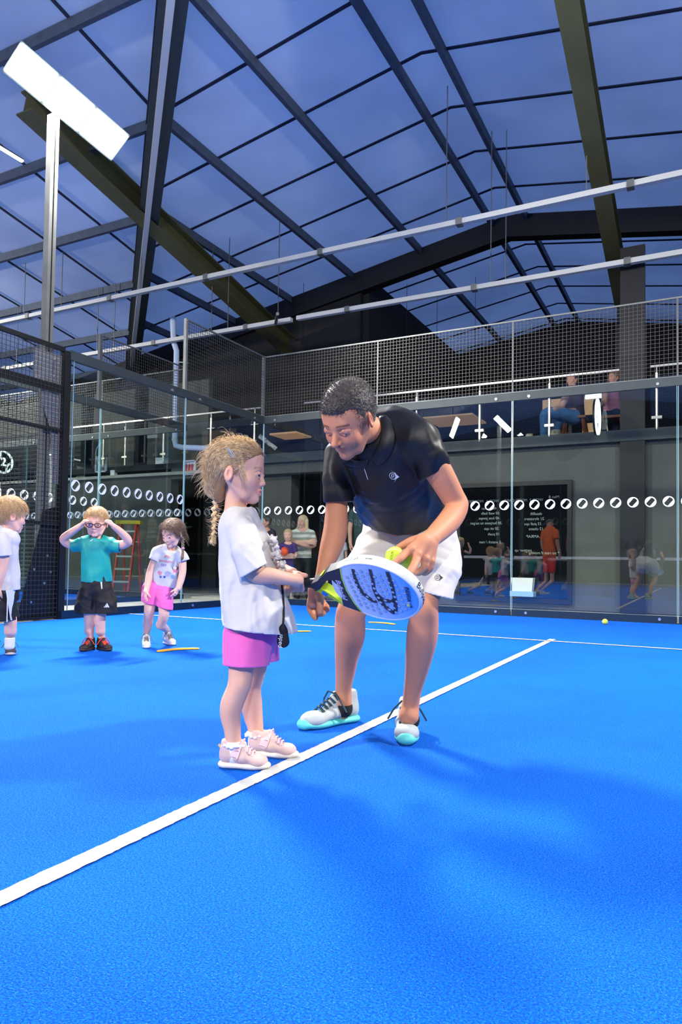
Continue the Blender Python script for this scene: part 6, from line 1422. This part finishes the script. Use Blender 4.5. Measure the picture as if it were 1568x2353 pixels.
r3, hc3, R3, H3, ho3, bd3 = figure('fair-haired boy in white tee at left edge, turned away towards the others', 4.95, P(22, 1490, 4.95), (24, 1184, .0, 82, (.74, -.12, .66), (-.02, 1, 0)), SKC, BLOND2,
    [([(20, 1206, 0, 15), (16, 1226, .0, 17)],), ([(12, 1245, 0, 27), (12, 1350, 0, 28)], ((.6, 0, .8), .8)),
     ([(2, 1242, -.10, 12), (8, 1275, -.13, 12.5), (8, 1298, -.14, 11), (2, 1325, -.16, 9), (-4, 1350, -.16, 7)],), ([(30, 1300, .10, 10), (36, 1340, .12, 8), (37, 1348, .12, 7)],),
     ([(8, 1370, -.03, 18), (18, 1410, -.04, 15), (24, 1425, -.04, 14), (24, 1450, -.03, 13), (23, 1475, -.02, 9.5), (22, 1492, -.02, 9)],), ([(6, 1370, .06, 18), (-20, 1410, .10, 14), (-30, 1435, .12, 12), (-34, 1470, .15, 9), (-36, 1488, .15, 9)],)],
    [WT3, BS], hands=[((-4, 1350, -.16), (-.2, -.95, -.1), (.4, 0, .9), (.8, .0, -.5), .10, (.4, .5, .5, .6), .5), ((37, 1346, .12), (.1, -.9, -.1), (-.9, 0, .3), (.3, .0, -.9), .10, (.5, .6, .7, .7), .5)],
    shoes=[((20, 1490), (24, 1507), .078, .075, SGR, SGS, .175, GLC, 1.0), ((-40, 1480), (-22, 1494), .078, .075, SGR, SGS, .175, GLC, 1.0)], hair='fringe', vox=.0055)
st_ = []
for k in range(3): x0 = 1 + 5.5 * k; st_.append(([(x0 / 325, .0, 0), ((x0 + 2.2) / 325, 0, 0), ((x0 + .5) / 325, -.21, 0), ((x0 - 1.8) / 325, -.21, 0)], [(0, 3, 2, 1)]))
badge(BS['obj'], st_, P(4, 1357, 4.75), RT, UP, WPR, 'side_stripes')
k = SDF(); k.cap(P(23, 1463, 4.93), P(22, 1484, 4.93), .034, .034, .01); k.cut(P(23, 1465, 4.93), (0, 0, 1), .1); sdf_object('sock', k, .004, MATS['white_sock'], r3)
# ---- taller child mostly outside the left edge, hand raised to the face
r4, *_ = figure('child with raised hand cut off by the left edge behind the fair boy', 5.5, P(-25, 1470, 5.5), (-26, 1128, 0, 66, (.9, 0, -.3), (0, 1, 0)), SKC, BLOND2,
    [([(-28, 1160, 0, 12), (-30, 1180, 0, 14)],), ([(-30, 1200, 0, 26), (-30, 1300, 0, 27)], ((0, 0, 1), .75)), ([(-14, 1190, -.08, 10), (6, 1200, -.12, 9), (10, 1172, -.14, 8), (2, 1150, -.12, 6.5)],),
     ([(-38, 1310, 0, 17), (-38, 1390, 0, 13), (-38, 1460, 0, 8), (-38, 1476, 0, 8)],), ([(-20, 1310, 0, 17), (-20, 1390, 0, 13), (-20, 1460, 0, 8), (-20, 1476, 0, 8)],)],
    [dict(name='striped_top', m=mat('dark_red_top', lin((70, 16, 24)), .8), main=[([(-30, 1198, 0, 30), (-30, 1270, 0, 30), (-30, 1310, 0, 31)], ((0, 0, 1), .72))], cuts=[((-30, 1300, 0), (0, -1, 0), .3)]),
     dict(name='shorts', m=BLK, main=[([(-30, 1300, 0, 30), (-30, 1400, 0, 31)], ((0, 0, 1), .75))], cuts=[((-30, 1385, 0), (0, -1, 0), .3)])],
    hands=[((2, 1150, -.12), (-.3, .9, 0), (-.9, -.2, 0), (0, 0, -1), .10, (.3, .3, .4, .4), .5)], hair='short', vox=.007, fine=False, shoes=[((-38, 1470), (-30, 1482), .075, .07, SGR, SGS, .18), ((-18, 1470), (-10, 1482), .075, .07, SGR, SGS, .18)])
# ================================================================ bystanders behind the glass and on the gallery
def cl(name, m, chains, cuts=(), sleeves=(), holes=(), vox=.011, shell=.022): return dict(name=name, m=m, main=chains, cuts=cuts, sleeves=sleeves, holes=holes, vox=vox, shell=shell, fold=.004, fs=14, seed=6)
FL = ((0, 0, 1), .68)
def stripes_mat(name, c1, c2, scale):
    m = bpy.data.materials.new(name); m.use_nodes = True; nt = m.node_tree; b = nt.nodes['Principled BSDF']; b.inputs['Roughness'].default_value = .8
    tc = nt.nodes.new('ShaderNodeTexCoord'); w = nt.nodes.new('ShaderNodeTexWave'); w.bands_direction = 'Z'; w.inputs['Scale'].default_value = scale; w.inputs['Distortion'].default_value = .6
    r = nt.nodes.new('ShaderNodeValToRGB'); e = r.color_ramp.elements; e[0].position = .42; e[0].color = (*lin(c1), 1); e[1].position = .52; e[1].color = (*lin(c2), 1)
    nt.links.new(tc.outputs['Object'], w.inputs[0]); nt.links.new(w.outputs['Fac'], r.inputs[0]); nt.links.new(r.outputs[0], b.inputs['Base Color']); return m
SHB = mat('black_shoe', lin((30, 28, 30)), .6); SHW = mat('pale_shoe', lin((200, 196, 190)), .6)
def bystander(label, x, top, d, H, w, skin, hairm, top_m, leg_m, hair='short', legs_bare=False, arms='down', f=(.2, 0, -1), male=False, child=False, short=False, shoe_m=None, extra=None):
    """x centre px, top of head px, depth d, H head px, w half shoulder px"""
    s = FPX / d; foot = 1292 - 6 + .676 * FPX / d + (x - 723) * .0165; tall = foot - top
    hy = top + H * .5; ny = top + H * 1.05; sy = top + H * 1.32; hipy = top + tall * .50; kny = top + tall * .74; r = w * .26
    P4 = lambda px, py, r_, dd=0: (px, py, dd, r_)
    lw = w * .42
    ch = [([P4(x, ny - H * .15, r * 1.0), P4(x, ny + H * .2, r * 1.1)],), ([P4(x, sy + 2, w * .72), P4(x, hipy, w * .70)], FL)]
    if arms == 'down': A = [[P4(x + g * w * .88, sy, r), P4(x + g * w * 1.12, sy + tall * .15, r * .8), P4(x + g * w * 1.1, sy + tall * .28, r * .62, -.05)] for g in (-1, 1)]
    elif arms == 'crossed': A = [[P4(x + g * w * .88, sy, r), P4(x + g * w * 1.08, sy + tall * .14, r * .95), P4(x + g * w * .3, sy + tall * (.13 + .02 * g), r * .8, -.20), P4(x - g * w * .45, sy + tall * .12, r * .7, -.20)] for g in (-1, 1)]
    else: A = [[P4(x + g * w * .88, sy, r), P4(x + g * w * 1.05, sy + tall * .16, r * .8), P4(x + g * w * .25, sy + tall * .17, r * .62, -.14)] for g in (-1, 1)]
    ch += [(a,) for a in A]
    ch += [([P4(x + g * lw, hipy, w * .36), P4(x + g * lw, kny, w * .25), P4(x + g * lw, kny + (foot - kny) * .35, w * .24), P4(x + g * lw, foot - 14, w * .15), P4(x + g * lw, foot - 6, w * .14)],) for g in (-1, 1)]
    tops = cl('top', top_m, [([P4(x, sy + 1, w * .82), P4(x, sy + (hipy - sy) * .6, w * .84), P4(x, hipy + 12, w * .88)], FL), ([P4(x - w * .8, sy, r * 1.2), P4(x, sy - 2, r * 1.4), P4(x + w * .8, sy, r * 1.2)],)],
              cuts=[((x, hipy + 3, 0), (0, -1, 0), .6)], holes=[((x, ny - 1, -.03), H * .36 / s)],
              sleeves=[([P4(x + g * w * .86, sy + 1, r * 1.35), P4(x + g * w * 1.0, sy + tall * .07, r * 1.3), P4(x + g * w * 1.1, sy + tall * .13, r * 1.25)], (x + g * w * 1.03, sy + tall * .095, 0), (g * .25, -1, 0)) for g in (-1, 1)])
    le = kny - (foot - kny) * .1 if short else foot - 7
    bot = cl('shorts' if short else 'trousers', leg_m, [([P4(x, hipy - 4, w * .74), P4(x, hipy + 3, w * .76)], FL)] + [([P4(x + g * lw, hipy + 2, w * .44), P4(x + g * lw, kny, w * .34), P4(x + g * lw, le + 10, w * (.36 if short else .24))], None, .02) for g in (-1, 1)], cuts=[((x, le, 0), (0, -1, 0), .6)])
    sh = [((x + g * lw, foot - 2), (x + g * lw + g * 2, foot + 1.5), .09, .08, shoe_m or SHB, shoe_m or SHB, .24 if not child else .19) for g in (-1, 1)]
    L = 3.4 * H / s * .25; hd = [((a[-1][0], a[-1][1], a[-1][2]), (0, -1, 0) if arms == 'down' else (-.8 * g, .1, -.2), (-g, 0, 0) if arms == 'down' else (0, 0, 1), (0, 0, -1) if arms == 'down' else (0, 1, 0), .78 * H / s, (.3, .35, .4, .4), .4) for a, g in zip(A, (-1, 1))]
    return figure(label, d, P(x, foot, d), (x, hy, 0, H, f, (0, 1, 0)), skin, hairm, ch, [tops, bot], hands=hd, shoes=sh, hair=hair, vox=.013, fine=False, male=male, child=child)
CK = mat('cream_check_blouse', lin((210, 208, 190)), .8)
WOM = stripes_mat('striped_blouse', (150, 152, 136), (214, 212, 196), 3.2)
bystander('blonde woman in striped cream top with folded arms behind the glass', 696, 1184, 12.5, 31, 24, (206, 160, 138), FAIR, WOM, BLK, hair='long', arms='crossed', f=(-.5, 0, -.85))
bystander('girl in purple sports top holding something orange beside the blonde woman', 662, 1216, 12.2, 28, 17, (226, 176, 152), BLOND2, mat('purple_jersey', lin((70, 44, 110)), .7), mat('royal_blue_cloth', lin((20, 60, 180)), .7), hair='tied', arms='front', f=(-.1, 0, -1), child=True, short=True, shoe_m=SHW)
o = MB().sphere(P(654, 1267, 11.95), (.07, .05, .075), 16, 10).build('drink_bottle', mat('orange_plastic', lin((240, 80, 30)), .5), smooth=True); tag(o, 'orange object held by the girl in purple behind the glass', 'bottle')
bystander('dark-haired boy behind the standing girl shoulder, wearing navy and red', 612, 1184, 12.6, 29, 18, (190, 140, 116), DBROWN, mat('navy_red_top', lin((40, 24, 50)), .7), BLK, f=(-.9, 0, -.4), child=True)
bystander('bearded man in dark green polo standing behind the coach back', 834, 1133, 12.3, 33, 26, (200, 150, 128), DBROWN, mat('bottle_green_polo', lin((20, 50, 48)), .6), mat('dark_trousers', lin((22, 24, 30)), .7), f=(-.85, -.1, -.5), male=True)
bystander('child in white top and blue shorts between the coach arm and leg', 778, 1214, 12.6, 27, 16, (214, 166, 144), BROWN, WHT, mat('royal_blue_cloth', lin((20, 60, 180)), .7), f=(-.3, 0, -1), child=True, short=True, shoe_m=SHW)
# man in orange left of the frame: seen mirrored in the black window
bystander('man in orange T-shirt and bright red shorts, mirrored in the back glass', -299, 690, 3.13, 122, 105, (206, 156, 130), DBROWN, mat('orange_tee', lin((222, 92, 20)), .7), mat('bright_red_shorts', lin((250, 50, 30)), .7), f=(.7, -.1, .6), male=True, short=True, shoe_m=SHW)
# gallery: seated person in jeans, and one in a pink top
JN = mat('blue_jeans', lin((64, 104, 150)), .8, 0, .1, 200, var=.15, vscale=30)
def G4(x, y, r_, dd=0): return (x, y, dd, r_)
figure('seated person in light blue jeans at the gallery rail', 11.75, P(1290, 1010, 11.75), (1316, 872, .2, 32, (-.8, 0, -.5), (0, 1, 0)), (190, 140, 116), DBROWN,
       [([G4(1316, 888, 9, .2), G4(1318, 900, 10, .2)],), ([G4(1320, 915, 20, .2), G4(1322, 955, 19, .2)], FL), ([G4(1300, 912, 8), G4(1290, 935, 7), G4(1275, 940, 6, -.1)],), ([G4(1335, 912, 8, .3), G4(1330, 940, 7, .2), G4(1300, 945, 6, 0)],)],
       [cl('top', mat('dark_gallery_top', lin((60, 34, 30)), .8), [([G4(1319, 905, 22, .2), G4(1322, 950, 22, .2)], FL)], cuts=[]),
        cl('jeans', JN, [([G4(1318, 958, 17, .1), G4(1285, 950, 14), G4(1256, 952, 13, -.05), G4(1252, 985, 10, -.05), G4(1250, 1010, 9)],), ([G4(1325, 962, 16, .3), G4(1300, 960, 14, .2), G4(1282, 968, 12, .15), G4(1278, 990, 10, .15), G4(1272, 1008, 9, .15)],)], shell=0)],
       hair='short', vox=.014, fine=False, shoes=[])
figure('person in dusty pink top and navy trousers beside the round number sign', 12.1, P(1405, 1000, 12.1), (1412, 868, 0, 32, (-.9, 0, -.3), (0, 1, 0)), (190, 140, 116), BROWN,
       [([G4(1411, 884, 9), G4(1410, 896, 10)],), ([G4(1405, 910, 18), G4(1408, 945, 18)], FL), ([G4(1392, 905, 7, -.1), G4(1388, 925, 7, -.2), G4(1380, 930, 5, -.3)],)],
       [cl('top', mat('dusty_pink_top', lin((176, 110, 126)), .8, 0, .1, 100), [([G4(1404, 905, 19), G4(1408, 942, 21)], FL)]), cl('trousers', mat('navy_trousers', lin((24, 36, 70)), .8), [([G4(1410, 952, 18), G4(1412, 966, 17), G4(1414, 1004, 11)],), ([G4(1400, 958, 15, -.1), G4(1384, 962, 12, -.2), G4(1386, 1000, 9, -.2)],)], shell=0)],
       hair='tied', vox=.014, fine=False, shoes=[])
def stool(px, label, yy):
    c = onplane(px, 1000, 1, yy); root = empty('bar_stool', (c[0], yy, 2.7), label, 'stool'); WD = mat('stool_wood', lin((130, 70, 36)), .6)
    MB().box((c[0] - .19, yy - .19, 3.12), (c[0] + .19, yy + .19, 3.16)).build('seat', WD, root)
    for i in (-1, 1):
        for j in (-1, 1): MB().bar((c[0] + i * .2, yy + j * .2, 2.70), (c[0] + i * .14, yy + j * .14, 3.12), .035).build('leg', WD, root)
stool(1322, 'wooden bar stool under the seated person in jeans', 2.75); stool(1408, 'wooden bar stool under the person in the pink top', 2.95)
for px, py, w_, lab in ((1217, 1004, .07, 'small pale cup on the gallery floor edge left of the jeans'), (1278, 1003, .09, 'white trainer-sized bright object at the gallery edge')):
    c = onplane(px, py, 1, 2.05); tag(MB().tube([(c[0], 2.05, 2.70), (c[0], 2.05, 2.70 + w_ * 1.6)], [w_, w_ * .8], 12).build('cup', mat('cup_beige', lin((170, 160, 140)), .7)), lab, 'cup')
